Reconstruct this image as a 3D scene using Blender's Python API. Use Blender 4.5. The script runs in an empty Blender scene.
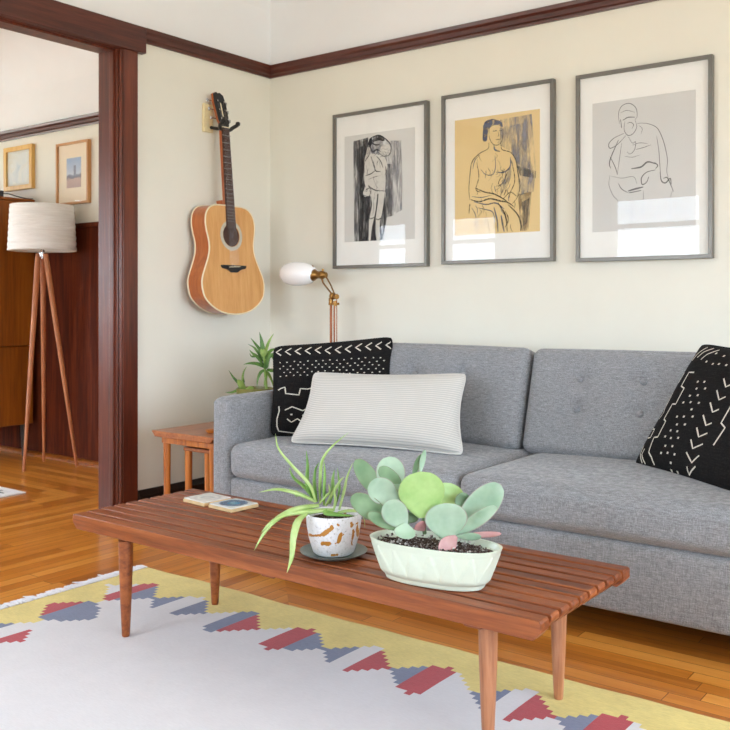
import bpy, math, random
from mathutils import Vector, Matrix, Euler
random.seed(7)
PI = math.pi
scn = bpy.context.scene
col = scn.collection

# ------------------------------------------------------------------ helpers
def lin(r, g, b):
    def f(c):
        c /= 255.0
        return c / 12.92 if c <= 0.04045 else ((c + 0.055) / 1.055) ** 2.4
    return (f(r), f(g), f(b), 1.0)

class MB:
    """collects geometry in world (or local) coordinates, links it as one mesh"""
    def __init__(s):
        s.v = []; s.f = []; s.m = []; s.uv = None
    def add(s, vs, fs, mi=0):
        o = len(s.v)
        s.v += [Vector(p) for p in vs]
        for f in fs:
            s.f.append([i + o for i in f]); s.m.append(mi)
        return s
    def box(s, x0, x1, y0, y1, z0, z1, mi=0, M=None):
        vs = [Vector((x, y, z)) for x in (x0, x1) for y in (y0, y1) for z in (z0, z1)]
        if M: vs = [M @ p for p in vs]
        return s.add(vs, [(0, 1, 3, 2), (4, 6, 7, 5), (0, 4, 5, 1), (2, 3, 7, 6), (0, 2, 6, 4), (1, 5, 7, 3)], mi)
    def tube(s, path, rad, n=12, mi=0, flat=None, caps=True):
        P = [Vector(p) for p in path]
        if not hasattr(rad, '__len__'): rad = [rad] * len(P)
        T = []
        for i in range(len(P)):
            a = P[max(i - 1, 0)]; b = P[min(i + 1, len(P) - 1)]
            T.append((b - a).normalized())
        up = Vector((0, 0, 1))
        if flat is not None and hasattr(flat, '__len__'):
            up = Vector(flat[1]); fl = flat[0]
        else: fl = flat or 1.0
        if abs(T[0].dot(up)) > 0.95: up = Vector((1, 0, 0))
        N = (up - T[0] * up.dot(T[0])).normalized()
        vs = []; fs = []
        for i, p in enumerate(P):
            N = (N - T[i] * N.dot(T[i])).normalized()
            B = T[i].cross(N)
            for k in range(n):
                a = 2 * PI * k / n
                vs.append(p + N * math.cos(a) * rad[i] * fl + B * math.sin(a) * rad[i])
        for i in range(len(P) - 1):
            for k in range(n):
                a = i * n + k; b = i * n + (k + 1) % n
                fs.append((a, b, b + n, a + n))
        if caps:
            fs.append(tuple(range(n))[::-1]); fs.append(tuple(range((len(P) - 1) * n, len(P) * n)))
        return s.add(vs, fs, mi)
    def lathe(s, prof, c=(0, 0, 0), n=40, mi=0, M=None, sx=1.0, sy=1.0):
        vs = []; fs = []
        c = Vector(c)
        for r, z in prof:
            for k in range(n):
                a = 2 * PI * k / n
                p = Vector((r * math.cos(a) * sx, r * math.sin(a) * sy, z))
                if M: p = M @ p
                vs.append(p + c)
        for i in range(len(prof) - 1):
            for k in range(n):
                a = i * n + k; b = i * n + (k + 1) % n
                fs.append((a, b, b + n, a + n))
        if prof[0][0] > 1e-5: fs.append(tuple(range(n))[::-1])
        if prof[-1][0] > 1e-5: fs.append(tuple(range((len(prof) - 1) * n, len(prof) * n)))
        return s.add(vs, fs, mi)
    def prism(s, prof, org, ax, ay, az, length, mi=0):
        """profile (a,b) in axes ax, ay swept along az"""
        org = Vector(org); ax = Vector(ax); ay = Vector(ay); az = Vector(az)
        n = len(prof)
        vs = [org + ax * a + ay * b for a, b in prof] + [org + ax * a + ay * b + az * length for a, b in prof]
        fs = [tuple(range(n))[::-1], tuple(range(n, 2 * n))]
        for k in range(n): fs.append((k, (k + 1) % n, (k + 1) % n + n, k + n))
        return s.add(vs, fs, mi)
    def build(s, name, mats, parent=None, local=False, smooth=None, bevel=None, sub=0, seg=2):
        me = bpy.data.meshes.new(name)
        off = Vector((0, 0, 0))
        if parent is not None and not local:
            q = parent
            while q: off += q.location; q = q.parent
        me.from_pydata([tuple(p - off) for p in s.v], [], s.f)
        if not isinstance(mats, (list, tuple)): mats = [mats]
        for m in mats: me.materials.append(m)
        me.polygons.foreach_set('material_index', s.m)
        me.validate()
        import bmesh
        bm = bmesh.new(); bm.from_mesh(me)
        bmesh.ops.recalc_face_normals(bm, faces=bm.faces) if not getattr(s, 'keep', False) else None
        bm.to_mesh(me); bm.free()
        if smooth is not None:
            me.polygons.foreach_set('use_smooth', [True] * len(me.polygons))
            me.set_sharp_from_angle(angle=math.radians(smooth))
        o = bpy.data.objects.new(name, me); col.objects.link(o)
        if parent is not None: o.parent = parent
        if bevel:
            b = o.modifiers.new('bevel', 'BEVEL'); b.width = bevel; b.segments = seg; b.limit_method = 'ANGLE'
            if smooth is None:
                me.polygons.foreach_set('use_smooth', [True] * len(me.polygons)); me.set_sharp_from_angle(angle=math.radians(35))
        if sub:
            b = o.modifiers.new('sub', 'SUBSURF'); b.levels = sub; b.render_levels = sub
        return o

def tag(o, label, cat, group=None, kind=None):
    if label: o['label'] = label
    if cat: o['category'] = cat
    if group: o['group'] = group
    if kind: o['kind'] = kind
    return o
def thing(name, loc, label, cat, group=None, rz=0.0):
    o = bpy.data.objects.new(name, None); col.objects.link(o)
    o.empty_display_size = 0.05
    o.location = loc; o.rotation_euler = (0, 0, rz)
    return tag(o, label, cat, group)
def struct(o):
    o['kind'] = 'structure'; return o

def copy_tree(o, parent=None):
    c = o.copy(); col.objects.link(c); c.parent = parent
    for ch in [x for x in bpy.data.objects if x.parent == o]: copy_tree(ch, c)
    return c

def catmull(pts, n=8):
    P = [Vector(p) for p in pts]; P = [P[0] * 2 - P[1]] + P + [P[-1] * 2 - P[-2]]
    out = []
    for i in range(1, len(P) - 2):
        for k in range(n):
            t = k / n
            out.append(0.5 * ((2 * P[i]) + (-P[i-1] + P[i+1]) * t + (2*P[i-1] - 5*P[i] + 4*P[i+1] - P[i+2]) * t*t + (-P[i-1] + 3*P[i] - 3*P[i+1] + P[i+2]) * t**3))
    out.append(P[-2]); return out

# ------------------------------------------------------------------ materials
class NT:
    def __init__(s, name):
        s.mat = bpy.data.materials.new(name); s.mat.use_nodes = True
        s.t = s.mat.node_tree; s.n = s.t.nodes; s.l = s.t.links
        s.b = s.n['Principled BSDF']; s.out = s.n['Material Output']
    def node(s, ty, **kw):
        x = s.n.new(ty)
        for k, v in kw.items():
            if k.startswith('i_'): x.inputs[k[2:].replace('_', ' ')].default_value = v
            else: setattr(x, k, v)
        return x
    def link(s, a, b): s.l.new(a, b)
    def math(s, op, a, b=None):
        x = s.node('ShaderNodeMath', operation=op)
        for i, q in enumerate((a, b)):
            if q is None: continue
            if hasattr(q, 'is_linked'): s.link(q, x.inputs[i])
            else: x.inputs[i].default_value = q
        return x.outputs[0]
    def mix(s, f, a, b, mode='MIX'):
        x = s.node('ShaderNodeMix', data_type='RGBA', blend_type=mode)
        for k, q in ((0, f), (6, a), (7, b)):
            if hasattr(q, 'is_linked'): s.link(q, x.inputs[k])
            else: x.inputs[k].default_value = q
        return x.outputs[2]
    def coord(s, scale=(1, 1, 1), kind='Object', rot=(0, 0, 0)):
        tc = s.node('ShaderNodeTexCoord'); mp = s.node('ShaderNodeMapping')
        mp.inputs['Scale'].default_value = scale; mp.inputs['Rotation'].default_value = rot
        s.link(tc.outputs[kind], mp.inputs[0]); return mp.outputs[0]
    def noise(s, vec, scale=5, detail=4, rough=0.5, dist=0.0):
        x = s.node('ShaderNodeTexNoise'); s.link(vec, x.inputs['Vector'])
        x.inputs['Scale'].default_value = scale; x.inputs['Detail'].default_value = detail
        x.inputs['Roughness'].default_value = rough; x.inputs['Distortion'].default_value = dist
        return x.outputs['Fac']
    def ramp(s, f, stops):
        x = s.node('ShaderNodeValToRGB'); s.link(f, x.inputs[0])
        e = x.color_ramp.elements
        while len(e) < len(stops): e.new(0.5)
        for q, (p, c) in zip(e, stops):
            q.position = p; q.color = c if hasattr(c, '__len__') else (c, c, c, 1)
        return x.outputs[0]
    def bump(s, h, strength=0.3, dist=0.01):
        x = s.node('ShaderNodeBump'); s.link(h, x.inputs['Height'])
        x.inputs['Strength'].default_value = strength; x.inputs['Distance'].default_value = dist
        s.link(x.outputs[0], s.b.inputs['Normal'])
    def col(s, c):
        if hasattr(c, 'is_linked'): s.link(c, s.b.inputs['Base Color'])
        else: s.b.inputs['Base Color'].default_value = c
    def set(s, rough=0.5, metal=0.0, spec=0.5, coat=0.0, sheen=0.0, trans=0.0, sss=0.0):
        i = s.b.inputs
        i['Roughness'].default_value = rough; i['Metallic'].default_value = metal
        i['Specular IOR Level'].default_value = spec; i['Coat Weight'].default_value = coat; i['Coat Roughness'].default_value = 0.15
        i['Sheen Weight'].default_value = sheen; i['Transmission Weight'].default_value = trans
        if sss:
            i['Subsurface Weight'].default_value = sss; i['Subsurface Radius'].default_value = (0.02, 0.02, 0.02)
        return s

def plain(name, c, rough=0.5, metal=0.0, var=0.06, vs=30, bump=0.0, **kw):
    t = NT(name); t.set(rough=rough, metal=metal, **kw)
    n = t.noise(t.coord(), vs, 4, 0.6)
    dark = tuple(x * (1 - var * 2) for x in c[:3]) + (1,); lite = tuple(min(1, x * (1 + var)) for x in c[:3]) + (1,)
    t.col(t.ramp(n, [(0.3, dark), (0.7, lite)]))
    if bump: t.bump(n, bump, 0.002)
    return t.mat

def wood(name, dark, mid, lite, axis='x', rough=0.4, coat=0.0, fine=1.0, island=0.0, bump=0.08):
    t = NT(name); t.set(rough=rough, coat=coat, spec=.5 if rough < .6 else .2)
    a, b = 1.6 * fine, 26 * fine
    sc = {'x': (a, b, b), 'y': (b, a, b), 'z': (b, b, a)}[axis]
    tc = t.node('ShaderNodeTexCoord'); vec = tc.outputs['Object']
    if island:
        g = t.node('ShaderNodeNewGeometry')
        add = t.node('ShaderNodeVectorMath', operation='ADD'); t.link(vec, add.inputs[0])
        cmb = t.node('ShaderNodeCombineXYZ'); m = t.math('MULTIPLY', g.outputs['Random Per Island'], 9.0)
        for k in range(3): t.link(m, cmb.inputs[k])
        t.link(cmb.outputs[0], add.inputs[1]); vec = add.outputs[0]
    mp = t.node('ShaderNodeMapping'); mp.inputs['Scale'].default_value = sc; t.link(vec, mp.inputs[0])
    n1 = t.noise(mp.outputs[0], 1.4, 6, 0.62, 0.6); n2 = t.noise(mp.outputs[0], 6.0, 3, 0.6)
    f = t.math('ADD', t.math('MULTIPLY', n1, 0.72), t.math('MULTIPLY', n2, 0.28))
    if island:
        f = t.math('ADD', f, t.math('MULTIPLY', t.math('SUBTRACT', g.outputs['Random Per Island'], 0.5), island))
    t.col(t.ramp(f, [(0.3, dark), (0.5, mid), (0.7, lite)]))
    t.bump(n2, bump, 0.002)
    return t.mat

def boards(name, axis, width=0.057):
    """strip floor: boards of random length, width and tone running along one axis"""
    t = NT(name); t.set(rough=0.28, coat=0.35)
    tc = t.node('ShaderNodeTexCoord'); sp = t.node('ShaderNodeSeparateXYZ'); t.link(tc.outputs['Object'], sp.inputs[0])
    along, across = (sp.outputs[0], sp.outputs[1]) if axis == 'x' else (sp.outputs[1], sp.outputs[0])
    r = t.math('DIVIDE', across, width); idx = t.math('FLOOR', r); fr = t.math('FRACT', r)
    wn = t.node('ShaderNodeTexWhiteNoise', noise_dimensions='1D'); t.link(idx, wn.inputs['W'])
    al = t.math('ADD', t.math('DIVIDE', along, 0.95), t.math('MULTIPLY', wn.outputs['Value'], 7.3))
    j = t.math('FLOOR', al); fj = t.math('FRACT', al)
    wn2 = t.node('ShaderNodeTexWhiteNoise', noise_dimensions='2D')
    cb = t.node('ShaderNodeCombineXYZ'); t.link(idx, cb.inputs[0]); t.link(j, cb.inputs[1]); t.link(cb.outputs[0], wn2.inputs['Vector'])
    rnd = wn2.outputs['Value']
    cb2 = t.node('ShaderNodeCombineXYZ')
    t.link(t.math('MULTIPLY', along, 1.5), cb2.inputs[0]); t.link(t.math('MULTIPLY', across, 34), cb2.inputs[1]); t.link(t.math('MULTIPLY', rnd, 40), cb2.inputs[2])
    g = t.noise(cb2.outputs[0], 1.2, 5, 0.6, 0.5)
    f = t.math('ADD', t.math('MULTIPLY', g, 0.55), t.math('MULTIPLY', rnd, 0.45))
    c = t.ramp(f, [(0.18, lin(158, 88, 24)), (0.45, lin(200, 122, 42)), (0.62, lin(218, 142, 56)), (0.85, lin(232, 162, 78))])
    e = t.math('MINIMUM', fr, t.math('SUBTRACT', 1.0, fr)); e = t.math('LESS_THAN', e, 0.018)
    e2 = t.math('LESS_THAN', fj, 0.0025)
    gap = t.math('MAXIMUM', e, e2)
    t.col(t.mix(gap, c, lin(112, 62, 20)))
    t.bump(t.math('SUBTRACT', t.math('MULTIPLY', g, 0.15), gap), 0.15, 0.002)
    return t.mat

def weave(name, c1, c2, c3, s=1.0, rough=0.95, bump=0.35, sheen=0.2):
    """slubby heathered cloth: crossed stretched noises"""
    t = NT(name); t.set(rough=rough, spec=0.2, sheen=sheen)
    a = t.noise(t.coord((35 * s, 35 * s, 520 * s)), 1.0, 3, 0.65)
    b = t.noise(t.coord((480 * s, 480 * s, 40 * s)), 1.0, 3, 0.65)
    k = t.noise(t.coord((260 * s, 260 * s, 260 * s)), 1.0, 2)
    f = t.math('ADD', t.math('MULTIPLY', a, 0.42), t.math('ADD', t.math('MULTIPLY', b, 0.38), t.math('MULTIPLY', k, 0.2)))
    t.col(t.ramp(f, [(0.36, c1), (0.5, c2), (0.64, c3)]))
    t.bump(f, bump, 0.0015)
    return t.mat

M = {}
M['cream'] = plain('cream_paint', lin(228, 225, 212), 0.7, var=0.012, vs=3)
M['white'] = plain('white_paint', lin(236, 236, 236), 0.75, var=0.01, vs=3)
M['trim'] = wood('dark_mahogany_trim', lin(46, 18, 12), lin(78, 34, 22), lin(104, 50, 34), 'y', 0.4, 0.1, island=0.05)
M['trim_x'] = wood('dark_mahogany_rail', lin(52, 22, 16), lin(80, 36, 28), lin(104, 50, 38), 'x', 0.33, 0.25)
M['trim_z'] = wood('dark_mahogany_casing', lin(52, 18, 9), lin(90, 38, 22), lin(122, 58, 34), 'z', 0.33, 0.15, fine=0.8)
M['base'] = wood('blackened_baseboard', lin(18, 10, 8), lin(30, 17, 13), lin(44, 26, 20), 'y', 0.4)
M['wains'] = wood('wainscot_mahogany', lin(42, 13, 3), lin(84, 31, 9), lin(122, 54, 18), 'z', 0.7, 0.0, fine=0.55)
M['fx'] = boards('oak_boards_across', 'x'); M['fy'] = boards('oak_boards_along', 'y')
M['sill'] = plain('white_window_paint', lin(235, 235, 232), 0.4, var=0.01)
M['bench'] = wood('walnut_bench_slats', lin(74, 34, 13), lin(130, 66, 29), lin(170, 96, 47), 'x', 0.42, 0.0, fine=0.9, island=0.16)
M['leg'] = wood('walnut_leg_lit_tone', lin(134, 82, 52), lin(176, 118, 82), lin(206, 154, 116), 'z', 0.4, 0.1)  # paler walnut with the daylight painted in, for the right-hand legs only
M['teak'] = wood('teak_side_table', lin(136, 70, 20), lin(182, 104, 38), lin(204, 130, 58), 'z', 0.4, 0.15)
M['teaky'] = wood('teak_side_table_top', lin(112, 58, 28), lin(154, 88, 46), lin(178, 114, 68), 'y', 0.35, 0.2)
M['cab'] = wood('honey_teak_cabinet', lin(104, 52, 6), lin(150, 82, 16), lin(174, 102, 28), 'z', 0.42, 0.0, fine=0.4)
M['lampleg'] = wood('tripod_oak', lin(158, 92, 54), lin(196, 124, 80), lin(214, 150, 104), 'z', 0.45)
M['sofa'] = weave('grey_heathered_upholstery', lin(95, 96, 99), lin(133, 134, 137), lin(172, 173, 176), 1.35)
M['sofadark'] = plain('sofa_lining', lin(40, 40, 44), 0.9)
M['mud'] = weave('black_mudcloth', lin(12, 11, 11), lin(22, 20, 20), lin(38, 35, 33), 0.8, sheen=0.0, bump=0.5)
M['mudwhite'] = plain('mudcloth_cream_dye', lin(214, 208, 194), 0.9, var=0.1, vs=200)
M['black'] = plain('black_plastic', lin(22, 22, 24), 0.4)
M['frame'] = plain('brushed_grey_frame', lin(116, 113, 107), 0.35, metal=0.45, var=0.03)
M['mat'] = plain('white_mat_board', lin(236, 236, 232), 0.85, var=0.01)
M['brass'] = plain('aged_brass', lin(150, 112, 62), 0.32, metal=0.95, var=0.12)
M['copper'] = plain('brushed_copper', lin(152, 92, 60), 0.38, metal=0.75, var=0.05)
M['chrome'] = plain('nickel', lin(190, 190, 192), 0.2, metal=1.0, var=0.03)

def glass(name, ior=1.5):
    t = NT(name)
    fr = t.node('ShaderNodeFresnel'); gm = t.node('ShaderNodeNewGeometry')
    t.link(t.math('SUBTRACT', ior, t.math('MULTIPLY', gm.outputs['Backfacing'], ior - 1 / ior)), fr.inputs['IOR'])   # same index from both sides of a thin pane
    tr = t.node('ShaderNodeBsdfTransparent'); gl = t.node('ShaderNodeBsdfGlossy'); gl.inputs['Roughness'].default_value = 0.0
    n = t.noise(t.coord(), 2.0, 1); bp = t.node('ShaderNodeBump'); bp.inputs['Strength'].default_value = 0.02; bp.inputs['Distance'].default_value = 0.01
    t.link(n, bp.inputs['Height']); t.link(bp.outputs[0], gl.inputs['Normal'])
    mx = t.node('ShaderNodeMixShader'); t.link(fr.outputs[0], mx.inputs[0]); t.link(tr.outputs[0], mx.inputs[1]); t.link(gl.outputs[0], mx.inputs[2])
    t.link(mx.outputs[0], t.out.inputs[0]); return t.mat
M['glass'] = glass('clear_glass'); M['pglass'] = glass('low_glare_picture_glass', 1.27)

def stripe_cloth():
    t = NT('ivory_striped_cotton'); t.set(rough=0.95, spec=0.15, sheen=0.1)
    uv = t.node('ShaderNodeUVMap'); sp = t.node('ShaderNodeSeparateXYZ'); t.link(uv.outputs[0], sp.inputs[0])
    w = t.math('SINE', t.math('MULTIPLY', sp.outputs[1], 2 * PI * 36))
    c = t.ramp(t.math('ADD', t.math('MULTIPLY', w, 0.5), 0.5), [(0.0, lin(176, 174, 170)), (0.4, lin(192, 189, 183)), (0.65, lin(202, 199, 192))])
    t.col(c); t.bump(w, 0.25, 0.002); return t.mat
M['stripe'] = stripe_cloth()

def shade_mat():
    t = NT('white_pleated_shade'); t.set(rough=0.9, spec=0.1)
    n = t.noise(t.coord((3, 3, 40)), 1.0, 4, 0.6, 1.5)
    t.col(t.ramp(n, [(0.35, lin(234, 232, 228)), (0.65, lin(248, 247, 244))]))
    t.bump(n, 0.8, 0.01); return t.mat
M['shade'] = shade_mat()
def opal():
    t = NT('opal_glass'); t.set(rough=0.18, spec=0.5, coat=0.4, sss=0.3)
    n = t.noise(t.coord(), 4, 2); t.col(t.ramp(n, [(0.3, lin(240, 241, 243)), (0.7, lin(250, 250, 251))])); return t.mat
M['opal'] = opal()

# ------------------------------------------------------------------ the room
RX, FY, CEIL = 5.4, -4.5, 2.72            # right wall, window wall, ceiling
HX0, HYB = -4.2, -0.10                    # hall: left wall and back wall
OY0, OY1, OZ = -0.990, -2.75, 2.15        # doorway
WT = 0.12
Z_RAIL = 2.20

fl = MB()
inf = 0
# boards follow the nearest wall; regions meet in mitres (living room corner at 0,0; hall corner at -WT, HYB)
d = 1.5
fl.add([(0, 0, 0), (RX + .1, 0, 0), (RX + .1, -d, 0), (d, -d, 0)], [(0, 3, 2, 1)], 0)
fl.add([(0, 0, 0), (0, FY, 0), (d, FY, 0), (d, -d, 0)], [(0, 1, 2, 3)], 1)
fl.add([(d, -d, 0), (RX + .1, -d, 0), (RX + .1, FY, 0), (d, FY, 0)], [(0, 3, 2, 1)], 0)
fl.add([(0, OY0 + .1, 0), (0, FY, 0), (-WT, FY, 0), (-WT, OY0 + .1, 0)], [(0, 3, 2, 1)], 1)
e = 0.95
hx, hy = -WT, HYB
fl.add([(hx, hy, 0), (hx - e, hy - e, 0), (hx - e, FY, 0), (hx, FY, 0)], [(0, 1, 2, 3)], 1)
fl.add([(hx, hy, 0), (HX0, hy, 0), (HX0, hy - e, 0), (hx - e, hy - e, 0)], [(0, 1, 2, 3)], 0)
fl.add([(hx - e, hy - e, 0), (HX0, hy - e, 0), (HX0, FY, 0), (hx - e, FY, 0)], [(0, 1, 2, 3)], 1)
struct(fl.build('floor', [M['fx'], M['fy']]))

def wall(name, axis, c0, c1, a0, a1, holes, z1=CEIL + .05, mats=None, split=Z_RAIL + .03):
    """wall slab between c0..c1 on `axis`, running a0..a1, with rectangular holes (a0,a1,z0,z1)"""
    mb = MB()
    cuts = sorted(set([a0, a1] + [h[0] for h in holes] + [h[1] for h in holes]))
    for p, q in zip(cuts, cuts[1:]):
        spans = [(0.0, z1)]
        for h in holes:
            if h[0] <= p + 1e-6 and q <= h[1] + 1e-6:
                ns = []
                for s0, s1 in spans:
                    if s0 < h[2]: ns.append((s0, min(s1, h[2])))
                    if s1 > h[3]: ns.append((max(s0, h[3]), s1))
                spans = ns
        for s0, s1 in spans:
            for t0, t1, mi in ((s0, min(s1, split), 0), (max(s0, split), s1, 1)):
                if t1 - t0 < 1e-4: continue
                if axis == 'y': mb.box(p, q, c0, c1, t0, t1, mi)
                else: mb.box(c0, c1, p, q, t0, t1, mi)
    return struct(mb.build(name, mats or [M['cream'], M['white']]))

wall('wall_back', 'y', 0, 0.12, -WT, RX + .12, [])
wall('wall_left', 'x', -WT, 0, FY, 0.0, [(OY1, OY0, 0.0, OZ)])
main_w = [(0.08, 0.92, 0.75, 1.98), (1.30, 2.10, 0.75, 1.98)]
hall_w = [(-3.05, -2.18, 0.75, 1.89), (-1.70, -1.08, 0.75, 1.91)]
right_w = [(-2.30, -0.40, 0.65, 2.10), (-4.25, -2.60, 0.65, 2.10)]
wall('wall_front', 'y', FY - .12, FY, HX0 - .12, RX + .12, main_w + hall_w)
wall('wall_right', 'x', RX, RX + .12, FY, 0.0, right_w)
wall('wall_hall_back', 'y', HYB, HYB + .12, HX0 - .12, -WT, [], split=Z_RAIL - .06)
wall('wall_hall_left', 'x', HX0 - .12, HX0, FY, HYB, [(-3.6, -0.9, 0.65, 2.05)])

cm = MB()
cm.box(HX0 - .12, RX + .12, FY - .12, 0.12, CEIL, CEIL + 0.1)
def cove(org, ax, az, length, r=0.16, n=8):
    pr = [(0, CEIL + .02), (0, CEIL - r)] + [(r - r * math.cos(PI / 2 * k / n), CEIL - r + r * math.sin(PI / 2 * k / n)) for k in range(n + 1)] + [(r, CEIL + .02)]
    cm.prism(pr, org, ax, (0, 0, 1), az, length)
cove((0, 0, 0), (0, -1, 0), (1, 0, 0), RX); cove((0, 0, 0), (1, 0, 0), (0, -1, 0), -FY)
cove((HX0, HYB, 0), (0, -1, 0), (1, 0, 0), -HX0 - WT, r=0.3)
struct(cm.build('ceiling', M['white'], smooth=40))

# mouldings
rail_p = [(0, 0), (.012, 0), (.014, .010), (.022, .016), (.024, .034), (.034, .044), (.038, .060), (0, .060)]
def rail(name, org, ax, az, length, mat):
    struct(MB().prism(rail_p, org, ax, (0, 0, 1), az, length).build(name, mat, smooth=25))
rail('trim_1', (0, 0, Z_RAIL), (0, -1, 0), (1, 0, 0), RX, M['trim_x'])
rail('trim_2', (0, 0, Z_RAIL), (1, 0, 0), (0, -1, 0), 0.862, M['trim'])
rail('trim_3', (HX0, HYB, 2.105), (0, -1, 0), (1, 0, 0), -HX0 - WT, M['trim_x'])
rail('trim_4', (RX, 0, Z_RAIL), (-1, 0, 0), (0, -1, 0), -FY, M['trim'])
base_p = [(0, 0), (.018, 0), (.018, .115), (.010, .128), (.008, .14), (0, .14)]
struct(MB().prism(base_p, (0, 0, 0), (0, -1, 0), (0, 0, 1), (1, 0, 0), RX).build('baseboard_back', M['base'], smooth=30))
struct(MB().prism(base_p, (0, 0, 0), (1, 0, 0), (0, 0, 1), (0, -1, 0), 0.884).build('baseboard_left', M['base'], smooth=30))
struct(MB().prism(base_p, (RX, 0, 0), (-1, 0, 0), (0, 0, 1), (0, -1, 0), -FY).build('baseboard_right', M['base'], smooth=30))

# doorway: fascia, casings, jamb linings
t = MB()
t.box(0, .034, OY1 - .135, -0.861, 2.142, 2.262)
struct(t.build('trim_5', M['trim'], bevel=.003))
for i, (ya, yb, s) in enumerate(((-0.900, -0.982, -1), (OY1 - .11, OY1 - .01, 1))):
    t = MB(); t.box(0, .022, min(ya, yb), max(ya, yb), 0, 2.148)
    # stepped inner beads
    ye = OY0 if s < 0 else OY1
    t.box(-.02, .014, min(ye, ye - s * .012), max(ye, ye - s * .012), 0, 2.148)
    t.tube([(0.012, ye - s * .003, 0), (0.012, ye - s * .003, 2.14)], .008, 10)
    struct(t.build('trim_%d' % (6 + i), M['trim_z'], bevel=.002, seg=2))
t = MB()
for s, ye in ((1, OY0), (-1, OY1)):
    t.box(-WT - .02, 0.0, min(ye, ye - s * .006), max(ye, ye - s * .006), 0, OZ)
    t.box(-.050, -.02, min(ye, ye - s * .016), max(ye, ye - s * .016), 0, OZ - .006)
t.box(-WT - .02, 0.0, OY1, OY0, OZ - .008, OZ + .005)
t.box(-.050, -.02, OY1, OY0, OZ - .018, OZ)
for ya, yb in ((OY0 - .0, OY0 + .11), (OY1 - .11, OY1)):
    t.box(-WT - .022, -WT, ya, yb, 0, 2.148)
t.box(-WT - .03, -WT, OY1 - .13, OY0 + .13, 2.148, 2.262)
struct(t.build('door_1', M['trim_z'], bevel=.003))

# hall wainscot with raised battens, cap and shoe moulding
t = MB()
t.box(HX0, -WT, HYB - .016, HYB, 0.0, 1.485)
for k in range(9):
    x = -0.35 - k * .47
    t.box(x - .006, x + .006, HYB - .0165, HYB - .0162, 0.0, 1.47)
t.box(HX0, -WT, HYB - .034, HYB, 1.47, 1.497)
struct(t.build('trim_8', M['wains'], bevel=.002))
struct(MB().prism([(0, 0), (.03, 0), (.028, .012), (.018, .024), (0, .028)], (HX0, HYB - .016, 0), (0, -1, 0), (0, 0, 1), (1, 0, 0), -HX0 - WT).build('baseboard_hall', M['cab'], smooth=30))

# windows (out of view; some seen as reflections; hall left one added for brightness)
def window(n, axis, c, a0, a1, z0, z1, sgn):
    """axis = wall normal axis; c = inner wall face; sgn = direction to outside"""
    mb = MB(); pn = MB()
    def bx(m, p, q, c0, c1, s0, s1):
        lo, hi = min(c0, c1), max(c0, c1)
        if axis == 'y': m.box(p, q, lo, hi, s0, s1)
        else: m.box(lo, hi, p, q, s0, s1)
    i, o = c + sgn * .03, c + sgn * .08
    w = .045
    bx(mb, a0, a0 + w, i, o, z0, z1); bx(mb, a1 - w, a1, i, o, z0, z1)
    bx(mb, a0, a1, i, o, z0, z0 + w); bx(mb, a0, a1, i, o, z1 - w, z1)
    zt = z1 - .28
    bx(mb, a0, a1, i, o, zt - .02, zt + .02)
    nm = 1 if .8 <= a1 - a0 < .85 else max(1, round((a1 - a0) / .45))
    for k in range(1, nm):
        a = a0 + (a1 - a0) * k / nm
        bx(mb, a - .016, a + .016, i, o, z0, z1)
    # casing on the room side and stool
    for p, q, s0, s1 in ((a0 - .08, a0, z0 - .06, z1 + .08), (a1, a1 + .08, z0 - .06, z1 + .08), (a0 - .08, a1 + .08, z1, z1 + .09), (a0 - .1, a1 + .1, z0 - .05, z0)):
        bx(mb, p, q, c, c - sgn * .018, s0, s1)
    f = struct(mb.build('window_%d' % n, M['sill'], bevel=.003))
    bx(pn, a0, a1, c + sgn * .054, c + sgn * .056, z0, z1)
    pn.build('window_pane', M['glass'], f)
    # daylight portal just outside the opening
    L = bpy.data.lights.new('daylight_portal', 'AREA'); L.shape = 'RECTANGLE'; L.size = a1 - a0; L.size_y = z1 - z0
    L.cycles.is_portal = True
    lo = bpy.data.objects.new('daylight_portal', L); col.objects.link(lo)
    am, zm = (a0 + a1) / 2, (z0 + z1) / 2
    if axis == 'y':
        lo.location = (am, c + sgn * .13, zm); lo.rotation_euler = (PI / 2 if sgn < 0 else -PI / 2, 0, 0)
    else:
        lo.location = (c + sgn * .13, am, zm); lo.rotation_euler = (PI / 2, 0, PI / 2 if sgn > 0 else -PI / 2)
    # area light emits along local -Z: aim it into the room
    inward = Vector((0, -sgn, 0)) if axis == 'y' else Vector((-sgn, 0, 0))
    lo.rotation_euler = inward.to_track_quat('-Z', 'Z').to_euler()
n = 1
for w in main_w + hall_w: window(n, 'y', FY, *w, -1); n += 1
for w in right_w: window(n, 'x', RX, *w, 1); n += 1
window(n, 'x', HX0, -3.6, -0.9, .65, 2.05, -1)  # unseen window added to brighten the hall

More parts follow.
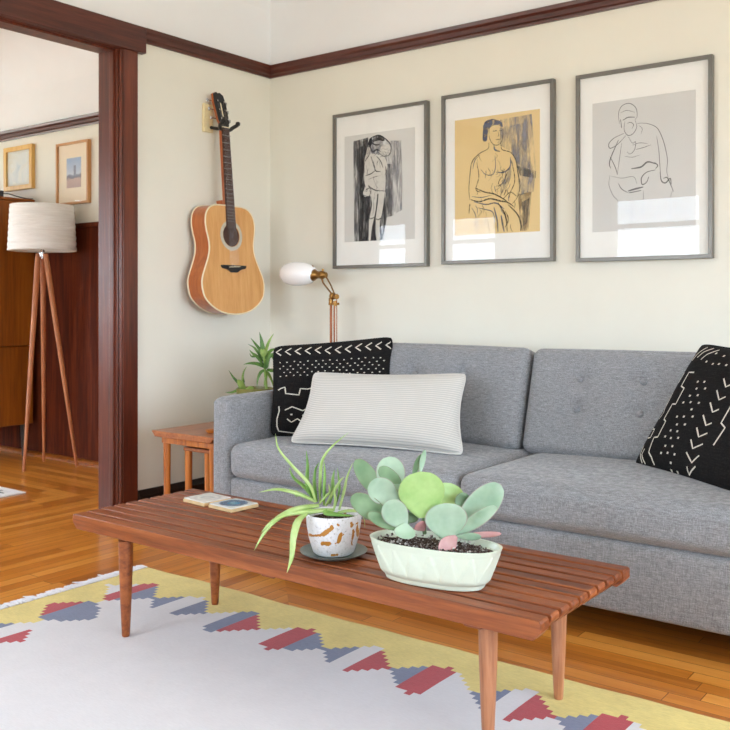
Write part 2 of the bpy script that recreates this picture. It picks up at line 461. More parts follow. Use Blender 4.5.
# ------------------------------------------------------------------ cushions
def cushion(mb, c, half, r, puff=(0, 0, 0), n=22, R=None, dim=(), mi=0, warp=None):
    c = Vector(c); h = Vector(half)
    key = {}; vs = []; fs = []
    g = [math.sin(PI / 2 * (2 * i / n - 1)) * .55 + (2 * i / n - 1) * .45 for i in range(n + 1)]
    def vid(p):
        k = tuple(round(q, 5) for q in p)
        if k in key: return key[k]
        q = Vector((p[0] * h.x, p[1] * h.y, p[2] * h.z))
        inn = Vector([max(-(h[i] - r), min(h[i] - r, q[i])) for i in range(3)])
        d_ = q - inn
        if d_.length > 1e-9: q = inn + d_.normalized() * r
        a, b, cc = p
        for i in range(3):
            o = [p[j] for j in range(3) if j != i]
            q[i] += puff[i] * p[i] * (1 - o[0] ** 2) ** .8 * (1 - o[1] ** 2) ** .8
        for (ax, pa, pb, depth, sg) in dim:      # tuft dimples on face axis `ax`, side sg
            o = [q[j] for j in range(3) if j != ax]
            if p[ax] * sg > .5:
                dd = (o[0] - pa) ** 2 + (o[1] - pb) ** 2
                q[ax] -= sg * depth * (math.exp(-dd / (.028 ** 2)) * .7 + math.exp(-dd / (.08 ** 2)) * .3)
        if warp: q = warp(q, p)
        if R: q = R @ q
        key[k] = len(vs); vs.append(c + q); return key[k]
    for ax in range(3):
        for sg in (-1, 1):
            o = [j for j in range(3) if j != ax]
            for i in range(n):
                for j in range(n):
                    quad = []
                    for (ii, jj) in ((i, j), (i + 1, j), (i + 1, j + 1), (i, j + 1)):
                        p = [0, 0, 0]; p[ax] = sg; p[o[0]] = g[ii]; p[o[1]] = g[jj]; quad.append(vid(p))
                    fs.append(tuple(quad))
    mb.add(vs, fs, mi)

# ------------------------------------------------------------------ sofa
SX0, SX1 = 0.630, 2.94
sofa = thing('sofa', (1.79, -0.6, 0), 'long grey heathered sofa with button tufted back along the cream wall', 'sofa')
m = MB(); cushion(m, (1.79, -.595, .195), (1.07, .415, .11), .02, n=10); m.build('base', M['sofa'], sofa, smooth=60)
for x0, x1 in ((SX0, .725), (2.855, SX1)):
    m = MB(); cushion(m, ((x0 + x1) / 2, -.59, .350), ((x1 - x0) / 2, .43, .268), .026, puff=(.006, .006, .01), n=16)
    m.build('arm', M['sofa'], sofa, smooth=60)
m = MB(); cushion(m, (1.79, -.215, .44), (1.065, .055, .335), .03, n=10); m.build('back_panel', M['sofa'], sofa, smooth=60)
for x0, x1 in ((.729, 1.789), (1.793, 2.851)):
    m = MB(); cushion(m, ((x0 + x1) / 2, -.655, .3725), ((x1 - x0) / 2, .372, .068), .038, puff=(0, .012, .018), n=24)
    m.build('seat_cushion', M['sofa'], sofa, smooth=60)
for x0, x1, bt in ((.735, 1.742, ((-.24, .07), (-.005, .065), (.225, .075), (-.25, -.055), (-.015, -.055), (.21, -.055))), (1.754, 2.85, ((-.34, .085), (-.10, .085), (.15, .085), (.39, .085), (-.34, -.03), (-.10, -.03), (.15, -.03), (.39, -.03)))):
    cx = (x0 + x1) / 2
    R = Matrix.Rotation(math.radians(-16), 3, 'X')
    h = ((x1 - x0) / 2, .075, .200)
    c = Vector((cx, -.392, .620))
    m = MB(); cushion(m, c, h, .035, puff=(.0, .03, .008), n=44, R=R, dim=[(1, a, b, .032, -1) for a, b in bt])
    bc = m.build('back_cushion', M['sofa'], sofa, smooth=60)
    for a, b in bt:
        q = c + R @ Vector((a, -.075 - .03 * (1 - (a / h[0]) ** 2) ** .8 * (1 - (b / h[2]) ** 2) ** .8 + .026, b))
        mb = MB(); mb.lathe([(0, .008), (.007, .007), (.012, .002), (.013, -.004), (0.0, -.006)], q, 16, M=R @ Matrix.Rotation(PI / 2, 3, 'X'))
        mb.build('button', M['sofa'], bc, smooth=60)
for x, y in ((.74, -.93), (2.84, -.93), (.74, -.27), (2.84, -.27)):
    MB().lathe([(.018, 0), (.024, .09)], (x, y, 0), 16).build('leg', M['base'], sofa, smooth=40)

# ------------------------------------------------------------------ throw pillows
def pillow_surface(BL, BR, TL, TR, th, concave=.045, sag=0.0):
    BL, BR, TL, TR = map(Vector, (BL, BR, TL, TR))
    nrm = (BR - BL).cross(TL - BL).normalized()      # towards the viewer
    def S(u, v, side=1, off=0.0):
        # edges bow inward, corners stay pointed
        rc = 1 - .035 * (2 * u - 1) ** 10 * (2 * v - 1) ** 10; u0, v0 = u, v; u, v = .5 + (u - .5) * rc, .5 + (v - .5) * rc
        uu = .5 + (u - .5) * (1 - concave * 4 * v * (1 - v)); vv = .5 + (v - .5) * (1 - concave * 4 * u * (1 - u))
        p = (BL * (1 - uu) + BR * uu) * (1 - vv) + (TL * (1 - uu) + TR * uu) * vv
        u, v = u0, v0
        a = max(0, 1 - (2 * u - 1) ** 4) ** .6; b = max(0, 1 - (2 * v - 1) ** 4) ** .6
        bul = th * a * b * (1 + sag * (.5 - v))
        wr = .004 * math.sin(9 * u + 4 * v) * math.sin(7 * v + 2) * a * b
        return p + nrm * (side * (bul + wr) + off)
    return S
def pillow(name, S, mats, parent_loc, label, cat, strokes=(), n=36, group=None):
    mb = MB(); uvs = []
    g = [.5 - .5 * math.cos(PI * i / n) for i in range(n + 1)]
    for side in (1, -1):
        o = len(mb.v); vs = [S(g[i], g[j], side) for j in range(n + 1) for i in range(n + 1)]
        fs = []
        for j in range(n):
            for i in range(n):
                q = (j * (n + 1) + i, j * (n + 1) + i + 1, (j + 1) * (n + 1) + i + 1, (j + 1) * (n + 1) + i)
                fs.append(q if side > 0 else q[::-1])
        mb.add(vs, fs, 0); uvs += [(g[i], g[j]) for j in range(n + 1) for i in range(n + 1)]
    # piped seam round the edge
    ring = [(k / n, 0) for k in range(n)] + [(1, k / n) for k in range(n)] + [(1 - k / n, 1) for k in range(n)] + [(0, 1 - k / n) for k in range(n)] + [(0, 0)]
    pth = [S(u, v, 1) for u, v in ring]
    a = len(mb.v); mb.tube(pth, .0045, 8, 0, caps=False); uvs += [(0, 0)] * (len(mb.v) - a)
    for pts, w in strokes:
        # subdivide so the dye line follows the cloth
        P = []
        for (u0, v0), (u1, v1) in zip(pts, pts[1:]):
            k = max(1, int(math.hypot(u1 - u0, v1 - v0) / .02))
            P += [(u0 + (u1 - u0) * i / k, v0 + (v1 - v0) * i / k) for i in range(k)]
        P.append(pts[-1]); a = len(mb.v); L = []
        for i, (u, v) in enumerate(P):
            u0, v0 = P[max(i - 1, 0)]; u1, v1 = P[min(i + 1, len(P) - 1)]
            dx, dy = u1 - u0, v1 - v0; l = math.hypot(dx, dy) or 1; nx, ny = -dy / l * w / 2, dx / l * w / 2
            L += [S(min(max(u + nx, 0), 1), min(max(v + ny, 0), 1), 1, .0012), S(min(max(u - nx, 0), 1), min(max(v - ny, 0), 1), 1, .0012)]
        mb.add(L, [(2 * i, 2 * i + 1, 2 * i + 3, 2 * i + 2) for i in range(len(P) - 1)], 1); uvs += [(0, 0)] * (len(mb.v) - a)
    off = Vector(parent_loc)
    mb.v = [p - off for p in mb.v]; mb.keep = True
    o = mb.build(name, mats, None, smooth=80)
    o.location = off
    ul = o.data.uv_layers.new(name='uv')
    for lp in o.data.loops: ul.data[lp.index].uv = uvs[lp.vertex_index]
    return tag(o, label, cat, group)

def dot(u, v, s=.008): return ([(u - s, v), (u + s, v)], s * 1.7)
# black pillow in the left corner of the sofa
SP1 = pillow_surface((.752, -.800, .448), (1.185, -.56, .448), (.735, -.765, .815), (1.095, -.405, .855), .055, .03)
st = []
def c1(x, y):  # position on the cloth from its own edges
    return ((x - 62) / 628.0, 1 - (y - 75 + (x - 62) / 628.0 * 35) / 500.0)
for k in range(12):
    x = 85 + k * 53; y = 105 - k * 2.2 + (5 if k in (5, 6, 7) else 0)
    st.append(([c1(x + 22, y - 20), c1(x - 8, y), c1(x + 22, y + 20)], .011))
random.seed(3)
for r in range(5):
    for k in range(16):
        x = 105 + k * 38 + (19 if r % 2 else 0) + random.uniform(-4, 4); y = 165 + r * 19 - k * 1.5 + random.uniform(-3, 3)
        if x < 670: st.append(dot(*c1(x, y), .006))
for L in ([(95, 320), (112, 310), (135, 303), (140, 338), (215, 345), (222, 310), (262, 312), (300, 300), (305, 340), (380, 345), (385, 305), (450, 300), (455, 345), (530, 345), (535, 300), (600, 298), (660, 300)],
          [(140, 430), (180, 410), (240, 430), (275, 412), (330, 432), (380, 412), (430, 432)], [(155, 478), (180, 495), (212, 475), (250, 498), (300, 475), (350, 498)],
          [(103, 410), (107, 435), (96, 480), (98, 520), (108, 548), (210, 556), (400, 556), (600, 548)]):
    st.append(([c1(*p) for p in L], .011))
for p in ((178, 453), (245, 455), (310, 455)): st.append(dot(*c1(*p), .009))
pillow('throw_pillow', SP1, [M['mud'], M['mudwhite']], (.96, -.6, .45), 'black mudcloth pillow with white chevrons along its top, in the left sofa corner', 'pillow', st, group=None)

# black pillow against the right arm, tipped on its side
SP2 = pillow_surface((2.212, -.555, .450), (2.61, -.83, .450), (2.408, -.455, .862), (2.79, -.715, .845), .05, .03)
st = []
BLp, TLp, BRp = (145, 585), (440, 65), (640, 700)
def c2(x, y):
    ax, ay = BRp[0] - BLp[0], BRp[1] - BLp[1]; bx_, by_ = TLp[0] - BLp[0], TLp[1] - BLp[1]
    dt = ax * by_ - ay * bx_; px, py = x - BLp[0], y - BLp[1]
    return (px * by_ - py * bx_) / dt, (ax * py - ay * px) / dt
for L in ([(400, 145), (425, 115), (468, 86)], [(435, 137), (465, 112), (508, 97)], [(465, 152), (490, 130), (545, 110)],
          [(445, 212), (410, 206), (383, 268), (406, 282), (374, 352), (350, 347), (311, 411), (327, 424), (290, 490), (265, 488), (238, 550), (252, 572), (256, 600)],
          [(350, 195), (371, 198), (350, 238), (322, 238)], [(318, 285), (308, 318), (290, 352), (290, 375), (264, 400)],
          [(228, 440), (252, 447), (236, 484), (210, 480)], [(192, 512), (172, 545), (178, 585)], [(206, 530), (186, 552), (198, 590)],
          [(530, 412), (548, 457), (575, 448)], [(505, 465), (518, 505), (558, 490)], [(480, 515), (490, 552), (540, 535)], [(455, 565), (478, 606), (522, 580)], [(446, 618), (440, 646), (495, 620)],
          [(560, 360), (575, 402), (606, 392)], [(590, 310), (604, 352), (636, 342)], [(620, 262), (634, 300), (664, 290)],
          [(590, 540), (640, 470), (620, 450), (665, 380)]):
    st.append(([c2(*p) for p in L], .011))
for p in ((541, 130), (504, 168), (546, 185), (480, 260), (518, 265), (480, 292), (527, 296), (450, 322), (492, 323), (420, 350), (460, 352), (503, 358), (470, 385), (397, 412), (435, 415), (480, 417), (402, 447), (445, 450), (368, 470), (407, 477), (338, 493), (372, 503), (413, 505), (340, 533), (380, 537), (313, 560), (350, 562), (388, 570), (358, 600), (340, 632), (375, 635), (590, 150), (580, 190), (620, 200)):
    st.append(dot(*c2(*p), .009))
st = [([(min(max(u, .01), .99), min(max(v, .01), .99)) for u, v in q], w) for q, w in st]
st = [([(.05 + u * .95, v) for u, v in q], w) for q, w in st]
pillow('throw_pillow', SP2, [M['mud'], M['mudwhite']], (2.5, -.65, .45), 'black mudcloth pillow with a stepped white line, tilted at the right end of sofa', 'pillow', st)
SP3 = pillow_surface((.975, -.935, .456), (1.665, -.765, .452), (.985, -.80, .722), (1.595, -.625, .735), .062, .078, sag=.3)
pillow('lumbar_pillow', SP3, [M['stripe']], (1.3, -.8, .45), 'ivory oblong lumbar pillow with fine grey stripes lying against the black pillow', 'pillow')

# ------------------------------------------------------------------ slatted bench
BX0, BX1, BY0, BY1, BZ = .942, 2.524, -1.893, -1.405, .35
bench = thing('slatted_bench', ((BX0 + BX1) / 2, (BY0 + BY1) / 2, 0.006), 'low walnut slatted bench used as a coffee table, standing on the rug', 'coffee table')
m = MB()
N = 10; edge_w = .040; gap = .0125
sw = ((BY1 - BY0) - 2 * edge_w - (N - 1) * gap) / (N - 2)
y = BY0
def slat(y0, w, dep):
    r = .004; ch = .018
    pr = [(BX0 + .004, BZ), (BX0, BZ - .006), (BX0, BZ - dep + ch * 1.1), (BX0 + ch, BZ - dep), (BX1 - ch, BZ - dep), (BX1, BZ - dep + ch * 1.1), (BX1, BZ - .006), (BX1 - .004, BZ)]
    m.prism(pr, (0, y0, 0), (1, 0, 0), (0, 0, 1), (0, 1, 0), w)
for k in range(N):
    w = edge_w if k in (0, N - 1) else sw
    slat(y, w, .044 if k in (0, N - 1) else .034); y += w + gap
m.build('slatted_top', M['bench'], bench, bevel=.0018)
for x in (1.147, 1.735, 2.345):
    MB().box(x - .022, x + .022, BY0 + .03, BY1 - .03, BZ - .060, BZ - .034).build('cross_rail', M['bench'], bench, bevel=.002)
for x, sx in ((1.147, -1), (2.364, 1)):
    for yy in ((-1.852, -1.49) if sx < 0 else (-1.826, -1.47)):
        MB().lathe([(.0105, .006), (.012, .012), (.017, .12), (.0205, .22), (.0215, .292)], (x, yy, 0), 24).build('leg', M['leg'] if sx > 0 else M['bench'], bench, smooth=40)

# ------------------------------------------------------------------ rug
RC = .0098
def rug_colour(x, y):
    """woven diamonds with upright stripes round the edge of the field"""
    X, Y = x - .625, -1.345 - y
    P = .245; hw, hh = .125, .112
    # back border diamonds centred on Y=.225
    def dia(px, py, cx, cy): return abs(px - cx) / hw + abs(py - cy) / hh <= 1.02
    seqs = {0: ('W', 'R', 'B'), 1: ('B', 'W', 'B'), 2: ('W', 'B', 'R'), 3: ('W', 'R', 'B'), 4: ('B', 'W', 'R'), 5: ('B', 'R', 'W'), 6: ('B', 'W', 'R'), 7: ('B', 'R', 'W'), 8: ('W', 'R', 'B')}
    i = round((X - .195) / P)
    if i >= 0:
        cx = .195 + i * P
        if dia(X, Y, cx, .225):
            t = (X - (cx - hw)) / (2 * hw); s = seqs[i % 9]
            return s[0] if t < .34 else s[1] if t < .62 else s[2]
        if X > .195 and Y < .225: return 'Y'
    j = round((Y - .225) / P)
    if j >= 0:
        cy = .225 + j * P
        if dia(X, Y, .195, cy):
            t = (X - (.195 - hw)) / (2 * hw)
            s = [('W', 'R', 'B'), ('R', 'B', 'B'), ('B', 'W', 'R'), ('R', 'W', 'B'), ('B', 'B', 'R')][j % 5]
            return s[0] if t < .32 else s[1] if t < .64 else s[2]
    return 'Y' if X < .195 or Y < .225 else 'W'
m = MB(); nx, ny = int(2.55 / RC), int(2.0 / RC)
vs = []
for j in range(ny + 1):
    for i in range(nx + 1):
        x = .625 + i * RC; y = -1.345 - j * RC
        wob = .003 * math.sin(x * 7 + 1) + .002 * math.sin(x * 23)
        z = .0052 + .0008 * math.sin(x * 5 + y * 3)
        vs.append((x + .004 * math.sin(y * 9), y + wob * max(0, 1 - j / 30), z))
fs = []; mi = []
idx = {'W': 0, 'Y': 1, 'R': 2, 'B': 3}
for j in range(ny):
    for i in range(nx):
        # serrated weave: sample on pairs of cells
        ii, jj = i // 2 * 2 + 1, j // 2 * 2 + 1
        cc = rug_colour(.625 + ii * RC, -1.345 - jj * RC)
        a = j * (nx + 1) + i; fs.append((a, a + nx + 1, a + nx + 2, a + 1)); mi.append(idx[cc])
m.add(vs, fs); m.m = mi
b0 = len(m.v)
m.box(.625, .625 + nx * RC, -1.345 - ny * RC, -1.346, .0008, .0038, 0)
def rugmat(name, c, v=.10):
    t = NT(name); t.set(rough=1.0, spec=0.1, sheen=0.15)
    a = t.noise(t.coord((60, 420, 60)), 1.0, 3, .6); b = t.noise(t.coord((1, 1, 1)), 9, 4, .6)
    f = t.math('ADD', t.math('MULTIPLY', a, .6), t.math('MULTIPLY', b, .4))
    t.col(t.ramp(f, [(.3, tuple(q * (1 - 2 * v) for q in c[:3]) + (1,)), (.65, tuple(min(1, q * (1 + v)) for q in c[:3]) + (1,))]))
    t.bump(a, .5, .002); return t.mat
M['rugw'] = rugmat('rug_white_wool', lin(213, 210, 212), .04)
rug_root = thing('kilim_rug', (.625, -1.345, 0), 'large white flatwoven rug with yellow border and red and blue stepped diamonds under the bench', 'rug')
rugm = m.build('woven_field', [M['rugw'], rugmat('rug_yellow_wool', lin(220, 200, 122)), rugmat('rug_red_wool', lin(176, 66, 72)), rugmat('rug_blue_wool', lin(120, 126, 150))], rug_root, smooth=60)
m = MB(); random.seed(11)
for k in range(150):
    y = -1.35 - k * .0133
    for q in range(3):
        yy = y + random.uniform(-.004, .004); L = random.uniform(.028, .05) + (.018 if random.random() < .06 else 0); dy = random.uniform(-.014, .014)
        m.tube([(.631, yy, .005), (.625 - L * .5, yy + dy * .4, .006), (.625 - L, yy + dy, .004)], [.0035, .0045, .0012], 5)
fr = m.build('fringe', M['rugw'], rug_root, smooth=60); fr['kind'] = 'stuff'

# ------------------------------------------------------------------ coasters
def coaster_face(ring):
    t = NT('coaster_face_blue' if ring else 'coaster_face_pale'); t.set(rough=.25, coat=.3)
    tc = t.node('ShaderNodeTexCoord'); v = t.node('ShaderNodeVectorMath', operation='LENGTH')
    sp = t.node('ShaderNodeSeparateXYZ'); t.link(tc.outputs['Object'], sp.inputs[0]); cb = t.node('ShaderNodeCombineXYZ'); t.link(sp.outputs[0], cb.inputs[0]); t.link(sp.outputs[1], cb.inputs[1])
    t.link(cb.outputs[0], v.inputs[0]); n = t.noise(tc.outputs['Object'], 60, 3, .6)
    r = t.math('ADD', v.outputs['Value'], t.math('MULTIPLY', t.math('SUBTRACT', n, .5), .02))
    if ring: st_ = [(0.0, lin(120, 165, 175)), (.018, lin(70, 125, 150)), (.03, lin(45, 88, 125)), (.042, lin(55, 92, 125)), (.046, lin(200, 208, 208)), (.06, lin(214, 216, 212))]
    else: st_ = [(0.0, lin(205, 206, 202)), (.02, lin(186, 190, 188)), (.03, lin(222, 220, 212)), (.04, lin(190, 194, 192)), (.046, lin(216, 214, 208)), (.06, lin(220, 218, 212))]
    t.col(t.ramp(t.math('MULTIPLY', r, 1.0), st_)); return t.mat
M['cork'] = plain('pale_wood_edge', lin(214, 186, 138), .7)
for x, y, rz, ring, lab in ((1.145, -1.522, -.10, False, 'square coaster with a pale grey face, the left of the two on the bench'), (1.275, -1.531, -.08, True, 'square coaster with a blue agate circle, the right of the two on the bench')):
    o = thing('coaster', (x, y, BZ + .0005), lab, 'coaster', 'coasters on the bench', rz)
    MB().box(-.056, .056, -.056, .056, 0, .010).build('backing', M['cork'], o, local=True, bevel=.001)
    MB().box(-.054, .054, -.054, .054, .010, .0135).build('face', coaster_face(ring), o, local=True, bevel=.001)

# ------------------------------------------------------------------ potted plants on the bench
YAW = math.radians(37.2)
def speckle():
    t = NT('white_glaze_with_ochre_splashes'); t.set(rough=.3, coat=.2)
    tc = t.coord((1, 1, 1)); n = t.noise(tc, 15, 2, .5, .9); k = t.noise(tc, 170, 2, .6)
    base = t.ramp(k, [(.28, lin(170, 166, 160)), (.38, lin(218, 218, 220)), (.6, lin(228, 228, 230))])
    sp = t.node('ShaderNodeSeparateXYZ'); t.link(tc, sp.inputs[0])
    wob = t.math('MULTIPLY', t.math('SUBTRACT', t.noise(tc, 70, 3, .6), .5), .012)
    front = t.math('LESS_THAN', sp.outputs[1], 0.0)
    def cap(ax, az, bx, bz, r):
        # distance to a dab drawn from a to b
        dx, dz = bx - ax, bz - az; L2 = dx * dx + dz * dz
        px_, pz_ = t.math('SUBTRACT', sp.outputs[0], ax), t.math('SUBTRACT', sp.outputs[2], az)
        h = t.math('DIVIDE', t.math('ADD', t.math('MULTIPLY', px_, dx), t.math('MULTIPLY', pz_, dz)), L2)
        h = t.math('MINIMUM', t.math('MAXIMUM', h, 0.0), 1.0)
        ex, ez = t.math('SUBTRACT', px_, t.math('MULTIPLY', h, dx)), t.math('SUBTRACT', pz_, t.math('MULTIPLY', h, dz))
        d_ = t.math('SQRT', t.math('ADD', t.math('MULTIPLY', ex, ex), t.math('MULTIPLY', ez, ez)))
        return t.math('MULTIPLY', t.math('LESS_THAN', t.math('ADD', d_, wob), r), front)
    msk = t.math('GREATER_THAN', n, .66)
    for c_ in ((-.062, .052, -.025, .062, .0035), (-.025, .062, -.002, .082, .0055), (-.022, .040, -.012, .040, .0055), (-.028, .037, -.026, .040, .004), (.046, .090, .048, .082, .003), (.047, .03, .051, .070, .0028), (.012, .090, .014, .088, .003), (-.002, .008, .01, .010, .004), (.06, .085, .063, .05, .003), (.024, .060, .026, .062, .002)):
        msk = t.math('MAXIMUM', msk, cap(*c_))
    t.col(t.mix(msk, base, lin(176, 118, 36))); return t.mat
M['pot'] = speckle()
M['saucer'] = plain('grey_green_stoneware', lin(112, 122, 116), .35, var=.08, vs=60)
def soil_mat():
    t = NT('potting_soil'); t.set(rough=1.0, spec=.1)
    n = t.noise(t.coord(), 190, 4, .75); t.col(t.ramp(n, [(.4, lin(52, 40, 36)), (.55, lin(96, 80, 72)), (.66, lin(196, 186, 178))])); t.bump(n, 1.0, .01); return t.mat
M['soil'] = soil_mat()
def leafmat(name, c1, c2, edge=None, rough=.45, s=18):
    t = NT(name); t.set(rough=rough, sss=.15); t.b.inputs['Subsurface Radius'].default_value = (.004, .008, .003)
    n = t.noise(t.coord(), s, 3, .55); c = t.ramp(n, [(.3, c1), (.7, c2)])
    if edge is not None:
        a = t.node('ShaderNodeAttribute', attribute_name='rim'); c = t.mix(t.ramp(a.outputs['Fac'], [(.93, 0.0), (1.0, .8)]), c, edge)
    t.col(c); return t.mat
M['aloe'] = leafmat('pale_yellow_green_leaf', lin(146, 178, 92), lin(190, 212, 146))
M['aloe2'] = leafmat('mid_green_leaf', lin(96, 144, 62), lin(142, 182, 96))

px, py, pz = 1.880, -1.770, BZ
sc_ = tag(MB().lathe([(0, 0), (.055, 0), (.062, .003), (.084, .012), (.087, .016), (.082, .015), (.06, .007), (0, .006)], (0, 0, 0), 48).build('saucer', M['saucer'], smooth=50), 'round grey-green stoneware saucer under the ochre splashed pot', 'saucer')
sc_.location = (px, py, pz + .0003)
al = thing('potted_aloe', (px, py, pz + .0075), 'light green spiky plant in a white pot with ochre splashes on a grey saucer', 'potted plant', rz=YAW)
MB().lathe([(0, 0), (.046, 0), (.053, .006), (.064, .04), (.070, .075), (.072, .100), (.070, .104), (.066, .101), (.062, .086), (.0, .084)], (0, 0, 0), 48).build('pot', M['pot'], al, local=True, smooth=50)
MB().lathe([(.0615, .088), (.04, .090), (0, .094)], (0, 0, 0), 24).build('soil', M['soil'], al, local=True, smooth=60)
# leaf paths in the plant's own frame: right, up (metres from the rim centre) and depth
S_ = 1 / 393.0
def aloe(pts, w, mi='aloe', d0=0.0, d1=0.0):
    P = [Vector(((x - 336) * S_, d0 + (d1 - d0) * i / (len(pts) - 1), (515 - y) * S_ + .096)) for i, (x, y) in enumerate(pts)]
    P = catmull(P, 7); n_ = len(P)
    rad = [w * min(1, .62 + 1.2 * (i / n_)) * (1 - (i / (n_ - 1)) ** 2.2) + .0006 for i in range(n_)]
    MB().tube(P, rad, 10, flat=(.42, (0, 0, 1))).build('leaf', M[mi], al, local=True, smooth=70)
Q = lambda x, y: (250 + x / 4.867, 430 + y / 4.867)
for pts, w, mi, d0, d1 in (
    ([(330, 345), (300, 260), (215, 165), (150, 80), (135, 5)], .0085, 'aloe', 0, -.02),
    ([(350, 350), (350, 260), (360, 150), (410, 80), (492, 12)], .0085, 'aloe', .01, .03),
    ([(445, 385), (468, 300), (485, 225), (512, 160)], .0075, 'aloe', .0, .02),
    ([(330, 345), (240, 305), (140, 285), (48, 300)], .0095, 'aloe', 0, .0),
    ([(345, 360), (240, 370), (150, 410), (90, 470), (42, 552)], .0120, 'aloe', -.01, -.07),
    ([(415, 378), (320, 380), (200, 390), (120, 425), (70, 475)], .0115, 'aloe', -.02, -.055),
    ([(285, 388), (252, 410), (235, 475), (230, 555), (212, 614)], .0090, 'aloe', -.045, -.145),
    ([(370, 360), (372, 280), (375, 200), (372, 140)], .0080, 'aloe2', .0, -.01),
    ([(335, 350), (322, 270), (325, 200), (345, 160)], .0090, 'aloe2', .01, .03),
    ([(310, 330), (285, 270), (285, 180), (278, 110)], .0060, 'aloe2', .02, .05),
    ([(320, 340), (270, 285), (215, 245), (190, 200)], .0070, 'aloe2', .02, .06),
    ([(395, 360), (410, 300), (412, 240), (420, 200)], .0065, 'aloe2', .01, .03),
    ([(380, 365), (415, 300), (450, 240), (470, 215)], .0075, 'aloe', .0, -.02),
    ([(425, 375), (445, 300), (440, 230), (435, 190)], .0060, 'aloe2', .02, .03),
    ([(420, 380), (428, 330), (425, 290), (430, 250)], .0070, 'aloe', -.02, -.03),
    ([(440, 395), (490, 385), (530, 385), (555, 390)], .0080, 'aloe', -.01, -.02),
    ([(300, 345), (250, 330), (230, 335), (225, 310)], .0070, 'aloe2', .03, .06),
    ([(380, 375), (390, 385), (440, 392), (520, 396)], .0090, 'aloe2', -.03, -.045),
    ([(545, 380), (562, 410), (570, 440), (572, 470)], .0022, 'aloe', -.01, -.01),
    ([(350, 350), (385, 310), (400, 290), (395, 250)], .0065, 'aloe', -.01, -.02)):
    aloe([Q(*p) for p in pts], w * 1.3, mi, d0, d1)
# planter with relief triangles
pl = thing('potted_paddle_plant', (2.205, -1.797, BZ + .0005), 'broad leaved grey-green succulent in an oval pale mint planter on the bench', 'potted plant', rz=math.radians(8))
m = MB(); n_ = 264; H = .094
rows = [(0, 0), (.90, 0), (.955, .002), (.962, .012), (.975, .0125), (1, .016)] + [(1, .016 + .0045 * k) for k in range(1, 15)] + [(1, .082), (1.004, .0835), (1.006, .094), (.985, .095), (.955, .094), (.94, .080), (0, .080)]
vs = []; fs = []
acc = [0.0]; prev = None
for i in range(n_ + 1):
    a = 2 * PI * i / n_; q = Vector((.145 * math.copysign(abs(math.cos(a)) ** .82, math.cos(a)), .068 * math.copysign(abs(math.sin(a)) ** .82, math.sin(a))))
    if prev is not None: acc.append(acc[-1] + (q - prev).length)
    prev = q
for k, z in rows:
    t_ = min(z / H, 1)
    A = .126 + .036 * t_; B = .058 + .020 * t_
    for i in range(n_):
        a = 2 * PI * i / n_
        ca, sa = math.cos(a), math.sin(a); ex = .82
        x = A * k * math.copysign(abs(ca) ** ex, ca); y = B * k * math.copysign(abs(sa) ** ex, sa)
        if 1 == k and .019 < z < .080:
            ph = (acc[i] / acc[-1] * 16) % 1; w_ = 1 - (z - .020) / .062        # triangles pointing up
            ins = abs(ph - .5) * 2 < w_
            if ins: x *= 1.014; y *= 1.04
        vs.append((x, y, z))
for r in range(len(rows) - 1):
    for i in range(n_):
        a = r * n_ + i; b = r * n_ + (i + 1) % n_; fs.append((a, b, b + n_, a + n_))
m.add(vs, fs); m.build('planter', plain('pale_mint_glaze', lin(212, 222, 204), .35, var=.01, coat=.2), pl, local=True, smooth=35)
m = MB(); vs = [(0, 0, .090)]; fs = []
for r in (1, 2, 3):
    for i in range(48):
        a = 2 * PI * i / 48; vs.append((math.cos(a) * .151 * r / 3, math.sin(a) * .071 * r / 3, .089 - .003 * r + random.uniform(-.002, .003)))
for i in range(48): fs.append((0, 1 + i, 1 + (i + 1) % 48))
for r in (0, 1):
    for i in range(48):
        a = 1 + r * 48 + i; b = 1 + r * 48 + (i + 1) % 48; fs.append((a, a + 48, b + 48, b))
m.add(vs, fs).build('soil', M['soil'], pl, local=True, smooth=80)
# pebbles in soil
m = MB(); random.seed(5)
for k in range(260):
    a = random.uniform(0, 2 * PI); r = math.sqrt(random.random()); s = random.uniform(.0012, .0034)
    c = Vector((math.cos(a) * .146 * r, math.sin(a) * .066 * r, .088))
    m.lathe([(0, -s), (s * .9, -.3 * s), (s * .8, .5 * s), (0, s * .9)], c, 6, mi=k % 3, M=Matrix.Rotation(random.uniform(0, 3), 3, 'X'))
g_ = m.build('grit', [plain('pumice', lin(190, 182, 176), .95), plain('bark', lin(70, 50, 42), .95), plain('grey_grit', lin(120, 112, 108), .95)], pl, local=True, smooth=80); g_['kind'] = 'stuff'

